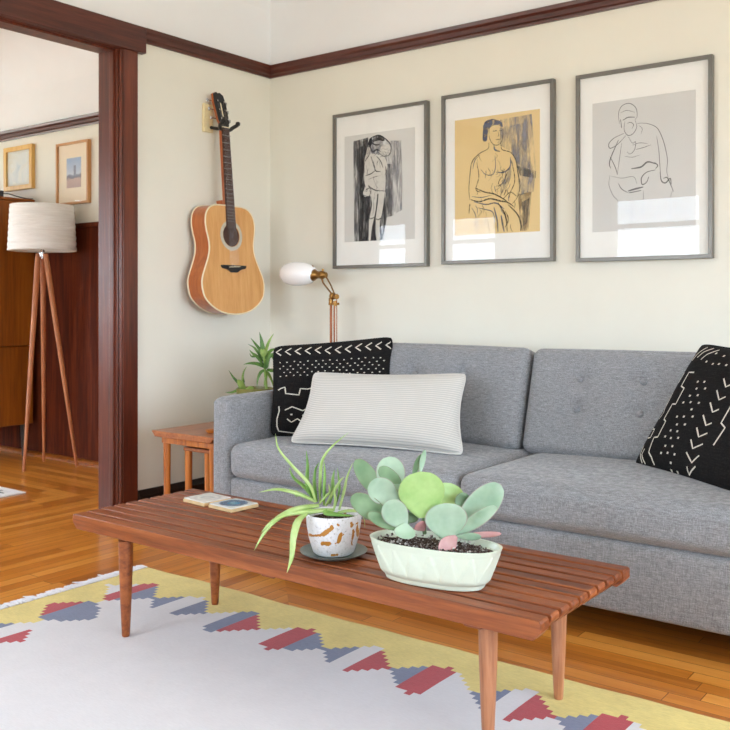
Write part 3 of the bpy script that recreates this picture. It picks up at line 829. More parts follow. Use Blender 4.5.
M['pad_l'] = leafmat('bright_lime_paddle', lin(136, 172, 100), lin(166, 196, 126), lin(150, 168, 100), .38, 22)
M['pad_g'] = leafmat('powdery_green_paddle', lin(126, 156, 128), lin(170, 192, 168), lin(150, 116, 118), .5, 14)
M['pad_d'] = leafmat('sage_green_paddle', lin(84, 118, 80), lin(130, 158, 120), lin(140, 100, 90), .5, 14)
M['pad_r'] = leafmat('rosy_paddle', lin(164, 110, 110), lin(192, 150, 146), lin(150, 96, 100), .5, 22)
RL = Matrix.Rotation(YAW - math.radians(8), 3, 'Z')      # leaf frame: x right, y away, z up
S2 = 1 / 412.0
def Q2(x, y, dep): return RL @ Vector((((350 + x / 4.294) - 437.5) * S2, dep, (541 - (440 + y / 4.294)) * S2 + .088))
def paddle(base, tip, width, mat, db, dt, tilt=0.0, cup=.10, thick=.0026, roll=0.0):
    b = Q2(*base, db); t_ = Q2(*tip, dt); ax = (t_ - b); L = ax.length; ax.normalize()
    toward = (RL @ Vector((0, -1, 0))); side = ax.cross(toward).normalized()
    nrm = side.cross(ax).normalized()
    Rr = Matrix.Rotation(roll, 3, ax); side = Rr @ side; nrm = Rr @ nrm
    W = width / 4.294 * S2 / 2 * 1.1
    nu, nv = 22, 14; vs = []; fs = []; rim = []
    for sgn in (1, -1):
        for j in range(nu + 1):
            u = j / nu
            # obovate outline
            w = W * (max(0.0, 1 - ((u - .56) / (.56 if u < .56 else .44)) ** 2) ** .5 if u > .56 else (.26 + .74 * math.sin(PI / 2 * min(1, u / .56)) ** 1.0))
            for i in range(nv + 1):
                v = -1 + 2 * i / nv
                e_ = math.sqrt(max(0, 1 - v * v)) * min(1, (1 - u) * 8 + .02)
                h = -cup * W * (1 - v * v) * math.sin(PI * u) - cup * W * .8 * u * u * 0
                vs.append(b + ax * (L * u) + side * (w * v) + nrm * (h + sgn * thick * e_ * (1.5 - .6 * u)))
                rim.append(max(abs(v), max(0, (u - .5) * 2) ** 1.5) if u > .15 else 0)
    o = (nu + 1) * (nv + 1)
    for s in (0, 1):
        for j in range(nu):
            for i in range(nv):
                a = s * o + j * (nv + 1) + i; q = (a, a + 1, a + nv + 2, a + nv + 1); fs.append(q if s == 0 else q[::-1])
    for j in range(nu):
        for i in (0, nv):
            a = j * (nv + 1) + i; fs.append((a, a + nv + 1, a + nv + 1 + o, a + o))
    m = MB(); m.add(vs, fs); ob = m.build('leaf', M[mat], pl, local=True, smooth=70)
    at = ob.data.attributes.new('rim', 'FLOAT', 'POINT'); at.data.foreach_set('value', rim)
for a in (((330, 318), (312, 126), 172, 'pad_l', -.015, -.03, 0, .16, .0035),
          ((462, 395), (660, 200), 118, 'pad_g', .005, .03, 0, .22, .003),
          ((455, 392), (628, 272), 52, 'pad_g', -.015, -.02, 0, .4, .003),
          ((425, 402), (415, 252), 158, 'pad_g', -.025, -.035, 0, .14, .003),
          ((430, 300), (455, 205), 118, 'pad_l', .03, .06, 0, .3, .003),
          ((480, 310), (510, 235), 60, 'pad_d', .02, .03, 0, .3, .003),
          ((460, 392), (392, 448), 66, 'pad_r', -.03, -.055, 0, .3, .0025),
          ((490, 392), (645, 380), 24, 'pad_r', -.02, -.03, 0, .2, .003),
          ((460, 395), (560, 385), 30, 'pad_g', -.02, -.045, 0, .2, .003),
          ((165, 260), (48, 104), 74, 'pad_d', .03, .06, 0, .3, .003),
          ((205, 240), (190, 88), 112, 'pad_g', .03, .05, 0, .2, .003),
          ((250, 230), (150, 130), 60, 'pad_d', .035, .04, 0, .2, .003),
          ((225, 262), (108, 178), 100, 'pad_g', .0, -.01, 0, .24, .003),
          ((195, 345), (32, 232), 84, 'pad_d', .0, -.01, 0, .3, .003),
          ((252, 362), (178, 246), 96, 'pad_g', -.015, -.03, 0, .22, .003),
          ((225, 372), (100, 300), 48, 'pad_d', -.01, -.02, 0, .3, .003),
          ((255, 345), (248, 392), 82, 'pad_g', -.02, -.05, 0, .25, .003),
          ((215, 360), (160, 352), 40, 'pad_d', .01, .0, 0, .25, .003),
          ((318, 150), (340, 54), 22, 'pad_g', .02, .03, 0, .2, .003),
          ((290, 160), (330, 76), 30, 'pad_d', .03, .04, 0, .2, .003),
          ((330, 372), (305, 335), 50, 'pad_r', -.01, -.03, 0, .2, .0025),
          ((270, 350), (300, 310), 46, 'pad_d', .01, .01, 0, .2, .0025)):
    paddle(*a)
for pts, r in (([(265, 392, 0), (260, 330, .0), (235, 240, .02)], .005), ([(335, 392, 0), (330, 330, -.01), (330, 290, -.012), (325, 150, .02)], .005), ([(440, 420, -.005), (440, 390, -.01), (445, 300, .02)], .006), ([(225, 392, .005), (205, 345, .005), (165, 262, .03)], .0045)):
    MB().tube(catmull([Q2(x, y, dd) for x, y, dd in pts], 5), r, 10).build('stem', M['pad_d'], pl, local=True, smooth=70)

# ------------------------------------------------------------------ end table (a nest of two)
et = thing('end_table', (.435, -.66, 0), 'teak end table with tapered round legs between the left wall and the sofa', 'end table')
m = MB(); m.prism([(0, 0), (.012, -.009), (.022, -.022), (.366, -.022), (.376, -.009), (.388, 0), (.384, .004), (.004, .004)], (.235, -1.0, .446), (1, 0, 0), (0, 0, 1), (0, 1, 0), .68)
m.build('table_top', M['teaky'], et, bevel=.002)
m = MB(); 
for a in ((.268, .590, -.97, -.952), (.268, .590, -.368, -.35), (.268, .286, -.952, -.368), (.572, .590, -.952, -.368)): m.box(*a, .395, .424)
m.build('apron', M['teak'], et, bevel=.002)
def tleg(root, x, y, h):
    MB().lathe([(.0105, 0), (.013, .03), (.0165, h)], (x, y, 0), 18).build('leg', M['teak'], root, smooth=40)
for x in (.285, .572):
    for y in (-.955, -.365): tleg(et, x, y, .424)
nt = thing('nesting_table', (.46, -.70, 0), 'small nesting table with round legs tucked beneath the teak end table', 'side table')
MB().box(.36, .545, -.93, -.42, .365, .380).build('table_top', M['teaky'], nt, bevel=.003)
for x in (.378, .500):
    for y in (-.915, -.435): tleg(nt, x, y, .365)
wd = tag(MB().lathe([(0, 0), (.02, 0), (.026, .006), (.027, .012), (.024, .010), (0, .004)], (0, 0, 0), 28).build('wooden_dish', M['teak'], smooth=40), 'tiny turned wooden dish on the end table beside the sofa arm', 'dish')
wd.location = (.505, -.90, .4515)

# spiky dracaena-like plant in a shallow bowl on the end table
M['drac'] = leafmat('deep_green_blade', lin(56, 98, 36), lin(104, 146, 62)); M['drac2'] = leafmat('yellow_green_blade', lin(110, 150, 62), lin(160, 186, 100))
vp = thing('potted_spiky_plant', (.312, -.44, .4575), 'spiky green plant in an olive bowl on the end table, behind the sofa arm', 'potted plant', rz=YAW)
MB().lathe([(0, 0), (.06, 0), (.075, .02), (.085, .09), (.088, .137), (.083, .139), (.078, .11), (0, .108)], (0, 0, 0), 40).build('bowl', plain('olive_glazed_bowl', lin(132, 128, 62), .35, var=.1), vp, local=True, smooth=50); MB().lathe([(0, -.0065), (.066, -.0065), (.075, 0), (.07, .004), (0, .001)], (0, 0, 0), 36).build('foot_dish', M['saucer'], vp, local=True, smooth=50)
MB().lathe([(.078, .118), (.04, .122), (0, .124)], (0, 0, 0), 24).build('soil', M['soil'], vp, local=True, smooth=60)
S3 = 4.32 / 915
def blade(pts, w, mi, d0, d1):
    P = [Vector(((215 + x / 9.13 - 253) * S3, d0 + (d1 - d0) * i / (len(pts) - 1), (385.5 - (320 + y / 9.13)) * S3 + .134)) for i, (x, y) in enumerate(pts)]
    P = catmull(P, 6); n_ = len(P)
    rad = [w * 1.35 * min(1, .5 + 2 * i / n_) * (1 - (i / (n_ - 1)) ** 2) + .0005 for i in range(n_)]
    MB().tube(P, rad, 8, flat=(.3, (0, -.6, .8))).build('leaf', M[mi], vp, local=True, smooth=70)
MB().tube([(-.0 + (460 / 9.13 - 38) * S3, 0, .10), ((440 / 9.13 - 38) * S3, 0, .22), ((430 / 9.13 - 38) * S3, .0, .31)], [.007, .006, .005], 10).build('stem', M['drac2'], vp, local=True, smooth=60)
for a in (([(430, 330), (420, 240), (410, 160), (390, 75)], .010, 'drac', 0, 0), ([(425, 330), (395, 250), (350, 190), (300, 130)], .007, 'drac', .01, .03),
          ([(440, 330), (455, 220), (480, 150), (515, 90)], .006, 'drac2', 0, .04), ([(430, 380), (370, 300), (330, 270), (300, 235)], .007, 'drac', -.01, -.02),
          ([(435, 400), (380, 370), (310, 362), (245, 372)], .010, 'drac', 0, -.01), ([(430, 350), (380, 300), (320, 300), (300, 265)], .006, 'drac', .01, -.01),
          ([(440, 320), (480, 260), (520, 235), (560, 240)], .008, 'drac', 0, .03), ([(450, 350), (500, 290), (520, 320), (520, 370)], .008, 'drac', -.01, .0),
          ([(460, 420), (510, 430), (560, 440), (590, 460)], .010, 'drac', 0, -.02), ([(440, 420), (400, 450), (378, 510), (370, 585)], .008, 'drac', 0, -.02),
          ([(445, 400), (470, 330), (490, 290), (530, 260)], .009, 'drac', -.01, -.02), ([(440, 410), (460, 380), (470, 340), (465, 300)], .012, 'drac', -.01, -.02),
          ([(430, 300), (425, 260), (415, 250), (405, 230)], .012, 'drac2', -.01, -.01), ([(450, 430), (480, 480), (505, 540), (510, 580)], .006, 'drac2', .01, .02),
          ([(440, 430), (450, 480), (440, 540), (430, 580)], .006, 'drac2', .0, .0), ([(425, 345), (350, 240), (320, 215), (270, 190)], .005, 'drac', .02, .05),
          ([(250, 600), (200, 550), (150, 500), (100, 430)], .007, 'drac', 0, .02), ([(255, 600), (235, 540), (235, 460), (265, 395)], .005, 'drac2', 0, .03),
          ([(260, 600), (210, 600), (150, 625), (80, 630)], .009, 'drac', -.01, -.02), ([(255, 600), (225, 560), (205, 530), (190, 515)], .016, 'drac2', -.01, -.02),
          ([(250, 640), (300, 600), (330, 590), (350, 585)], .016, 'drac2', -.03, -.05), ([(245, 640), (280, 620), (300, 600), (310, 590)], .018, 'drac2', -.05, -.06),
          ([(260, 610), (240, 570), (245, 530), (240, 500)], .004, 'drac', .01, .01)):
    blade(*a)

# ------------------------------------------------------------------ copper reading lamp in the corner
rl = thing('reading_lamp', (.567, -.16, 0), 'slim copper reading floor lamp with a white opal glass shade in the room corner', 'floor lamp')
MB().lathe([(0, 0), (.075, 0), (.078, .006), (.06, .014), (.02, .022), (0, .024)], (.55, -.145, 0), 36).build('base', M['copper'], rl, smooth=40)
MB().tube([(.5515, -.16, .01), (.5515, -.16, 1.01)], .0062, 12).build('pole', M['copper'], rl, smooth=60)
MB().tube([(.569, -.156, .02), (.569, -.156, 1.01)], .0040, 12).build('guide_rod', M['copper'], rl, smooth=60)
MB().tube([(.586, -.158, .02), (.586, -.158, 1.01), (.582, -.158, 1.03)], .0022, 10).build('cord', M['copper'], rl, smooth=60)
m = MB(); m.box(.543, .594, -.168, -.148, .990, 1.002); m.tube([(.5515, -.16, 1.0), (.5515, -.16, 1.025)], .011, 14); m.tube([(.578, -.16, .985), (.578, -.16, 1.01)], .009, 14)
m.build('collar', M['brass'], rl, smooth=40)
m = MB(); m.lathe([(0, -.018), (.013, -.014), (.018, 0), (.013, .014), (0, .018)], (.562, -.16, 1.033), 18); m.tube([(.556, -.16, 1.033), (.600, -.175, 1.031)], [.011, .009], 14); m.tube([(.594, -.173, 1.031), (.602, -.176, 1.031)], .013, 14)
m.build('joint', M['brass'], rl, smooth=40)
MB().tube([(.560, -.165, 1.045), (.534, -.165, 1.07), (.506, -.165, 1.098), (.497, -.165, 1.120)], .0042, 10).build('arm', M['brass'], rl, smooth=60)
MB().tube([(.566, -.152, 1.045), (.545, -.152, 1.085), (.517, -.152, 1.125)], .0036, 10).build('arm', M['brass'], rl, smooth=60)
sd = Vector((-1, -.05, .03)).normalized(); MS = sd.to_track_quat('Z', 'Y').to_matrix(); so = Vector((.505, -.16, 1.137))
m = MB(); m.lathe([(.0, -.018), (.013, -.016), (.016, -.004), (.017, 0), (.021, .004), (.021, .016), (.018, .020), (.019, .04), (.03, .058), (.031, .062), (0, .062)], so, 28, M=MS)
m.tube([so + Vector((-.005, 0, .02)), so + Vector((-.005, 0, .03))], .006, 10); m.tube([so + MS @ Vector((0, 0, .055)) + Vector((0, 0, .02)), so + MS @ Vector((0, 0, .068)) + Vector((0, 0, .047))], .003, 8)
m.build('socket', M['brass'], rl, smooth=40)
pr = [(.028, 0), (.036, .010), (.048, .030), (.056, .060), (.0595, .100), (.059, .135), (.053, .168), (.040, .192), (.022, .206), (0, .211)]
MB().lathe(pr, so + MS @ Vector((0, 0, .055)) + Vector((0, 0, .004)), 40, M=MS).build('lamp_shade', M['opal'], rl, smooth=70)
rl_s = rl

# ------------------------------------------------------------------ guitar
GY = -.425
gt = thing('acoustic_guitar', (.10, GY, 1.2), 'natural top acoustic guitar hanging from a hook on the left wall', 'guitar')
prof = [(0, .0), (.05, .004), (.10, .017), (.15, .045), (.188, .085), (.2, .135), (.196, .175), (.175, .225), (.153, .275), (.143, .315), (.144, .355), (.155, .405), (.158, .445), (.150, .485), (.125, .515), (.09, .528), (.04, .531), (0, .531)]
half = catmull([(a * 1.05, b, 0) for a, b in prof], 5)
out = [(p.x, p.y) for p in half] + [(-p.x, p.y) for p in reversed(half[1:-1])]
GZ = .945
M['spruce'] = wood('spruce_top', lin(196, 138, 76), lin(212, 156, 94), lin(224, 172, 112), 'z', .42, .0, fine=.8, bump=.02)
M['mahog'] = wood('mahogany_sides', lin(126, 58, 16), lin(170, 88, 30), lin(194, 112, 46), 'z', .3, .3, fine=.6, bump=.02)
M['bind'] = plain('cream_binding', lin(232, 218, 184), .4, var=.02); M['rosew'] = plain('rosewood', lin(70, 44, 34), .75, var=.2, vs=60)
M['rosette'] = plain('pearl_rosette', lin(196, 190, 172), .3, var=.08, vs=90)
tilt = Matrix.Rotation(math.radians(0), 3, 'Y')
XB, XF = .050, .150
def gx(z): return -(z - 1.2) * .085     # the head leans back to the wall
def gp(y, z, x): return Vector((x + gx(z + GZ), GY + y, z + GZ))
m = MB(); nO = len(out)
vs = [gp(y, z, XB + .002) for y, z in out] + [gp(y, z, XF - .002) for y, z in out]
m.add(vs, [(k, (k + 1) % nO, (k + 1) % nO + nO, k + nO) for k in range(nO)] + [tuple(range(nO))[::-1]])
m.build('body_side', M['mahog'], gt, smooth=40)
# soundboard as a ring round the sound hole, plus hole well
hc = (.0, .385); hr = .055
m = MB(); K = 72
def ray_out(a):
    # intersection of a ray from the hole centre with the outline
    dx, dy = math.cos(a), math.sin(a); best = 9
    for k in range(nO):
        x1, y1 = out[k]; x2, y2 = out[(k + 1) % nO]; ex, ey = x2 - x1, y2 - y1
        dt = dx * ey - dy * ex
        if abs(dt) < 1e-12: continue
        t_ = ((x1 - hc[0]) * ey - (y1 - hc[1]) * ex) / dt; s = ((x1 - hc[0]) * dy - (y1 - hc[1]) * dx) / dt
        if t_ > 0 and -1e-6 <= s <= 1 + 1e-6: best = min(best, t_)
    return best
vs = []
angs = [2 * PI * k / K for k in range(K)]
for a in angs: vs.append(gp(hc[0] + hr * math.cos(a), hc[1] + hr * math.sin(a), XF))
for a in angs:
    r = ray_out(a); vs.append(gp(hc[0] + r * math.cos(a), hc[1] + r * math.sin(a), XF))
for a in angs: vs.append(gp(hc[0] + hr * math.cos(a), hc[1] + hr * math.sin(a), XF - .003))
fs = [(k, (k + 1) % K, (k + 1) % K + K, k + K) for k in range(K)] + [(k, (k + 1) % K, (k + 1) % K + 2 * K, k + 2 * K) for k in range(K)]
m.add(vs, fs); m.build('soundboard', M['spruce'], gt, smooth=40)
m = MB(); m.lathe([(.0545, 0), (.0545, -.07), (0, -.07)], (0, 0, 0), 36, M=Matrix(((0, 0, 1), (1, 0, 0), (0, 1, 0))))
m.v = [gp(hc[0] + p.y, hc[1] + p.z, XF - .002 + p.x) for p in m.v]; m.build('sound_hole', M['rosew'], gt, smooth=40)
m = MB(); vs = []
for rr in (.0565, .074):
    for a in angs: vs.append(gp(hc[0] + rr * math.cos(a), hc[1] + rr * math.sin(a), XF + .0006))
m.add(vs, [(k, (k + 1) % K, (k + 1) % K + K, k + K) for k in range(K)]).build('rosette', M['rosette'], gt)
for nm_, x in (('binding', XF - .001), ('binding', XB + .002)):
    pth = [gp(y, z, x) for y, z in out] + [gp(*out[0], x)]
    MB().tube(pth, .0038, 8, caps=False).build(nm_, M['bind'], gt, smooth=60)
m = MB(); br = [(-.085, .012), (-.078, .002), (-.045, -.004), (-.02, -.018), (.02, -.018), (.045, -.004), (.078, .002), (.085, .012), (.082, .017), (-.082, .017)]
bz = .222
vs = [gp(a, bz + b, XF + .0005) for a, b in br] + [gp(a * .97, bz + b, XF + .010) for a, b in br]; nb = len(br)
m.add(vs, [(k, (k + 1) % nb, (k + 1) % nb + nb, k + nb) for k in range(nb)] + [tuple(range(nb))[::-1], tuple(range(nb, 2 * nb))]); m.build('bridge', M['black'], gt, bevel=.001)
m = MB(); m.add([gp(a, b, c) for c in (XF + .009, XF + .013) for a, b in ((-.036, bz + .006), (.036, bz + .010), (.036, bz + .013), (-.036, bz + .009))], [(0, 1, 2, 3), (4, 5, 6, 7), (0, 1, 5, 4), (2, 3, 7, 6), (1, 2, 6, 5), (0, 3, 7, 4)]); m.build('saddle', M['bind'], gt)
NZ = 1.862 - GZ       # nut
def slabz(m, z0, z1, w0, w1, xa, xb, mi=0):
    vs = [gp(s * w, z, x) for z, w in ((z0, w0), (z1, w1)) for x in (xa, xb) for s in (-1, 1)]
    m.add(vs, [(0, 1, 3, 2), (4, 5, 7, 6), (0, 1, 5, 4), (2, 3, 7, 6), (0, 2, 6, 4), (1, 3, 7, 5)], mi)
m = MB(); slabz(m, .42, NZ, .030, .0235, XF - .001, XF + .007); m.build('fretboard', M['rosew'], gt, bevel=.001)
for k in range(19):
    z = NZ - (NZ - bz) * (1 - 2 ** (-(k + 1) / 12.0))
    if z > .425:
        m = MB(); slabz(m, z - .0012, z + .0012, .0275, .0275, XF + .007, XF + .0085); m.build('fret', M['chrome'], gt)
m = MB(); slabz(m, .50, NZ, .026, .021, XF - .024, XF - .001); slabz(m, .50, .56, .022, .024, XF - .07, XF - .02); m.build('neck', M['mahog'], gt, bevel=.006)
m = MB(); slabz(m, NZ, NZ + .005, .023, .023, XF, XF + .009); m.build('nut', M['bind'], gt)
# headstock
hp = [(-.024, .0), (-.036, .03), (-.040, .12), (-.034, .165), (-.012, .178), (.0, .172), (.012, .178), (.034, .165), (.040, .12), (.036, .03), (.024, 0)]
def hq(y, z, x): return gp(y, NZ + .005 + z, x - z * .22)
m = MB(); nh = len(hp); vs = [hq(a, b, XF - .014) for a, b in hp] + [hq(a, b, XF + .002) for a, b in hp]
m.add(vs, [(k, (k + 1) % nh, (k + 1) % nh + nh, k + nh) for k in range(nh)] + [tuple(range(nh))[::-1]]); hs = m.build('headstock', M['mahog'], gt, bevel=.002)
m = MB(); m.add([hq(a, b, XF + .0025) for a, b in hp] + [hq(a, b, XF + .0045) for a, b in hp], [(k, (k + 1) % nh, (k + 1) % nh + nh, k + nh) for k in range(nh)] + [tuple(range(nh, 2 * nh))]).build('head_veneer', M['black'], gt, bevel=.001)
m = MB(); 
vs = [hq(a, b, XF + .0052) for a, b in ((-.004, .055), (.004, .05), (.006, .12), (-.002, .125))]
m.add(vs, [(0, 1, 2, 3)]); m.build('inlay', M['bind'], gt)
for k in range(3):
    for s in (-1, 1):
        z = .04 + k * .045
        m = MB(); m.tube([hq(s * .022, z, XF + .004), hq(s * .022, z, XF + .014)], .0045, 10)
        m.tube([hq(s * .022, z, XF - .018), hq(s * .054, z, XF - .018)], .003, 8)
        a = hq(s * .062, z, XF - .018); m.lathe([(0, -.010), (.007, -.007), (.008, 0), (.007, .007), (0, .010)], a, 10, sx=.5)
        m.build('tuning_peg', M['chrome'], gt, smooth=50)
m = MB()
for k in range(6):
    y0 = -.0265 + k * .0106; y1 = -.0185 + k * .0074
    m.tube([gp(y0, bz + .010, XF + .0125), gp(y1, NZ + .004, XF + .0105), hq((-.022 if k < 3 else .022) * .9, .04 + (k if k < 3 else 5 - k) * .045, XF + .008)], .0003 if k > 2 else .0004, 5)
m.build('strings', M['chrome'], gt)
# wall hook
hk = thing('guitar_hook', (0, GY - .01, 1.90), 'black forked guitar hanger on a pale wood block screwed to the wall', 'wall hook')
MB().box(.0005, .016, GY - .065, GY - .003, 1.845, 1.985).build('mounting_block', plain('pale_maple', lin(234, 218, 172), .6), hk, bevel=.004)
m = MB()
zc = 1.870
m.tube([(.014, GY - .02, zc), (.070, GY - .006, zc - .012), (.098, GY, zc - .012)], .008, 12)
for s in (-1, 1):
    m.tube(catmull([(.092, GY, zc - .012), (.094, GY + s * .028, zc - .016), (.106, GY + s * .044, zc - .002), (.130, GY + s * .050, zc + .008)], 5), [.0095] * 16, 12)
    m.lathe([(0, -.012), (.010, -.008), (.012, 0), (.010, .008), (0, .012)], (.134, GY + s * .050, zc + .014), 14)
m.build('yoke', M['black'], hk, smooth=60)

# ------------------------------------------------------------------ framed figure drawings
def paper_mat(name, c): return plain(name, c, .9, var=.015, vs=8)
def char_mat(name, c, lo, hi, sc=(60, 60, 14), s=1.2):
    """charcoal rubbed over paper: grainy coverage"""
    t = NT(name); t.set(rough=.95, spec=.1)
    n = t.noise(t.coord(sc), s, 4, .65); f = t.ramp(n, [(lo, 0.0), (hi, 1.0)])
    tr = t.node('ShaderNodeBsdfTransparent'); mx = t.node('ShaderNodeMixShader')
    t.b.inputs['Base Color'].default_value = c
    t.link(f, mx.inputs[0]); t.link(tr.outputs[0], mx.inputs[1]); t.link(t.b.outputs[0], mx.inputs[2]); t.link(mx.outputs[0], t.out.inputs[0])
    return t.mat
CH = char_mat('charcoal_line', lin(40, 40, 44), .32, .56, (90, 90, 90)); CW = char_mat('charcoal_wash', lin(88, 88, 90), .38, .62, (50, 50, 5))
CD = char_mat('charcoal_dark', lin(46, 46, 48), .34, .52, (46, 46, 6)); CG = char_mat('grey_wash', lin(150, 150, 158), .40, .75, (22, 22, 5))
CP = plain('highlight_chalk', lin(208, 206, 198), .95, var=.04, vs=60); CB = char_mat('blue_grey_ink', lin(96, 100, 116), .3, .5, (40, 40, 40))
CT = char_mat('soft_shadow_ink', lin(150, 126, 92), .35, .7, (20, 20, 9)); CL = char_mat('pencil_line', lin(112, 112, 112), .25, .45, (70, 70, 70))
GW = char_mat('pale_grey_wash', lin(184, 184, 182), .3, .8, (26, 26, 5))

def picture(x0, x1, z0, z1, art, quad, scale_box, paper, strokes, label, matname):
    yf = -.030
    root = thing('framed_drawing', ((x0 + x1) / 2, 0, z0), label, 'picture', 'grey framed figure drawings over the sofa')
    b = .0155
    m = MB(); 
    for a in ((x0, x1, z0, z0 + b), (x0, x1, z1 - b, z1), (x0, x0 + b, z0 + b, z1 - b), (x1 - b, x1, z0 + b, z1 - b)): m.box(a[0], a[1], yf, -.002, a[2], a[3])
    m.build('frame', M['frame'], root, bevel=.001)
    MB().box(x0 + b * .6, x1 - b * .6, -.016, -.003, z0 + b * .6, z1 - b * .6).build('mat_board', M['mat'], root)
    ax0, ax1, az0, az1 = art
    g = MB().box(x0 + b * .7, x1 - b * .7, yf + .005, yf + .007, z0 + b * .7, z1 - b * .7).build('glazing', M['pglass'], root)
    m = MB(); m.box(ax0, ax1, -.0172, -.0161, az0, az1, 0)
    TLq, TRq, BLq, BRq = quad
    def P(x, y):
        # crop coordinates of the study -> position on the sheet
        u = (x - TLq[0]) / (TRq[0] - TLq[0]); yt = TLq[1] + (TRq[1] - TLq[1]) * u; yb = BLq[1] + (BRq[1] - BLq[1]) * u
        v = (y - yt) / (yb - yt)
        u = min(max(u, .002), .998); v = min(max(v, .002), .998)
        return Vector((ax0 + (ax1 - ax0) * u, 0, az1 - (az1 - az0) * v))
    lay = 0
    for kind, pts, w, mi in strokes:
        lay += 1; yy = -.0173 - lay * .000012
        if kind == 'L':
            C_ = catmull([(a, c, 0) for a, c in pts], 6) if len(pts) > 2 else [Vector((a, c, 0)) for a, c in pts]
            Q_ = [P(p.x, p.y) for p in C_]; L = []; n_ = len(Q_)
            for i in range(n_):
                t_ = (Q_[min(i + 1, n_ - 1)] - Q_[max(i - 1, 0)]); t_ = t_.normalized() if t_.length > 1e-9 else Vector((1, 0, 0))
                nn = Vector((-t_.z, 0, t_.x)); ww = w * .0006 * (.45 + .55 * math.sin(PI * min(1, (i + .7) / n_)))
                for s in (1, -1):
                    q = Q_[i] + nn * ww * s * .72; q.y = yy; q.x = min(max(q.x, ax0), ax1); q.z = min(max(q.z, az0), az1); L.append(q)
            m.add(L, [(2 * i, 2 * i + 1, 2 * i + 3, 2 * i + 2) for i in range(n_ - 1)], mi)
        else:
            C_ = catmull([(a, c, 0) for a, c in pts] + [pts[0] + (0,)], 5)[:-1] if kind == 'B' else [Vector((a, c, 0)) for a, c in pts]
            q = [P(p.x, p.y) for p in C_]
            for z in q: z.y = yy
            m.add(q, [tuple(range(len(q)))], mi)
    m.build('drawing', [paper, CH, CW, CD, CG, CP, CB, CT, CL, GW], root)
    return root
LN, WS, DK, GY_, WH, BI, TN, PL, PG = 1, 2, 3, 4, 5, 6, 7, 8, 9
# 1: standing figure with raised arms before a charcoal ground
s1 = [('A', [(70, 110), (150, 90), (160, 632), (75, 632)], 0, WS), ('A', [(90, 150), (150, 120), (165, 632), (100, 632)], 0, DK), ('A', [(120, 110), (150, 100), (160, 300), (125, 330)], 0, WS),
      ('A', [(150, 380), (250, 360), (250, 500), (225, 632), (140, 632)], 0, DK), ('A', [(240, 110), (320, 110), (325, 470), (245, 520)], 0, GY_), ('A', [(235, 230), (275, 230), (275, 500), (240, 510)], 0, WS)]
random.seed(9)
for k in range(22):
    x = 72 + k * 5; s1.append(('L', [(x, 105 + random.uniform(0, 60)), (x + 4, 350), (x + random.uniform(-3, 8), 630)], random.uniform(2, 6), random.choice([WS, DK, GY_])))
for k in range(12):
    x = 255 + k * 6; s1.append(('L', [(x, 120 + random.uniform(0, 60)), (x + 4, 300), (x + random.uniform(-3, 8), 480 - k * 6)], random.uniform(2, 5), random.choice([GY_, WS, GY_])))
s1 += [('B', [(158, 165), (155, 120), (185, 95), (222, 100), (228, 140), (215, 175), (190, 185)], 0, GY_), ('B', [(205, 165), (222, 138), (250, 128), (270, 150), (262, 182), (232, 196)], 0, WH), ('B', [(128, 265), (130, 215), (142, 165), (152, 130), (160, 150), (158, 190), (142, 260)], 0, WH),
       ('B', [(150, 125), (160, 95), (195, 80), (225, 85), (235, 110), (205, 108), (175, 118), (160, 145)], 0, DK),
       ('B', [(128, 270), (135, 215), (160, 180), (200, 180), (240, 205), (250, 240), (235, 300), (240, 370), (190, 385), (150, 370), (132, 330)], 0, WH),
       ('B', [(122, 380), (145, 335), (185, 360), (235, 372), (180, 385), (135, 400)], 0, WH),
       ('B', [(160, 385), (198, 380), (192, 450), (182, 510), (170, 560), (162, 632), (152, 632), (150, 560), (155, 500), (170, 440)], 0, WH),
       ('B', [(205, 380), (240, 375), (232, 440), (222, 500), (212, 540), (212, 632), (195, 632), (192, 560), (190, 510), (200, 440)], 0, WH),
       ('L', [(130, 275), (132, 220), (155, 180), (150, 130)], 6, LN), ('L', [(150, 125), (165, 95), (205, 80), (240, 100), (268, 135), (262, 180), (230, 190), (205, 170)], 7, LN),
       ('L', [(160, 140), (175, 165), (195, 155), (215, 165)], 10, LN), ('L', [(170, 120), (190, 130), (210, 128)], 9, LN), ('L', [(165, 190), (178, 230), (190, 265), (215, 270)], 7, LN), ('L', [(195, 190), (215, 215), (228, 250)], 6, DK),
       ('L', [(135, 290), (165, 280), (190, 262)], 6, LN), ('L', [(150, 340), (185, 365), (240, 372)], 6, LN), ('L', [(128, 330), (122, 385), (150, 400)], 5, LN), ('L', [(240, 240), (245, 300), (240, 372)], 7, LN), ('L', [(150, 310), (175, 300), (215, 290)], 4, WS),
       ('L', [(200, 385), (195, 450), (188, 510)], 8, LN), ('L', [(165, 400), (168, 450), (155, 510), (152, 560), (152, 630)], 6, LN), ('L', [(238, 380), (232, 440), (222, 500), (210, 540)], 6, LN), ('L', [(175, 400), (180, 460), (172, 500)], 4, WS),
       ('L', [(150, 505), (165, 515), (185, 505)], 7, LN), ('L', [(190, 515), (205, 520), (220, 508)], 7, LN), ('L', [(185, 520), (180, 570), (190, 632)], 12, DK), ('L', [(212, 545), (212, 632)], 5, LN), ('L', [(130, 370), (160, 355), (200, 375)], 5, WS),
       ('L', [(160, 390), (165, 360), (150, 345)], 5, DK)]
for k in range(46):
    x = random.uniform(135, 240); y = random.uniform(150, 600); s1.append(('L', [(x, y), (x + random.uniform(-10, 10), y + 14), (x + random.uniform(-14, 14), y + random.uniform(22, 44))], random.uniform(1.5, 4), random.choice([WS, GY_, WS, LN])))
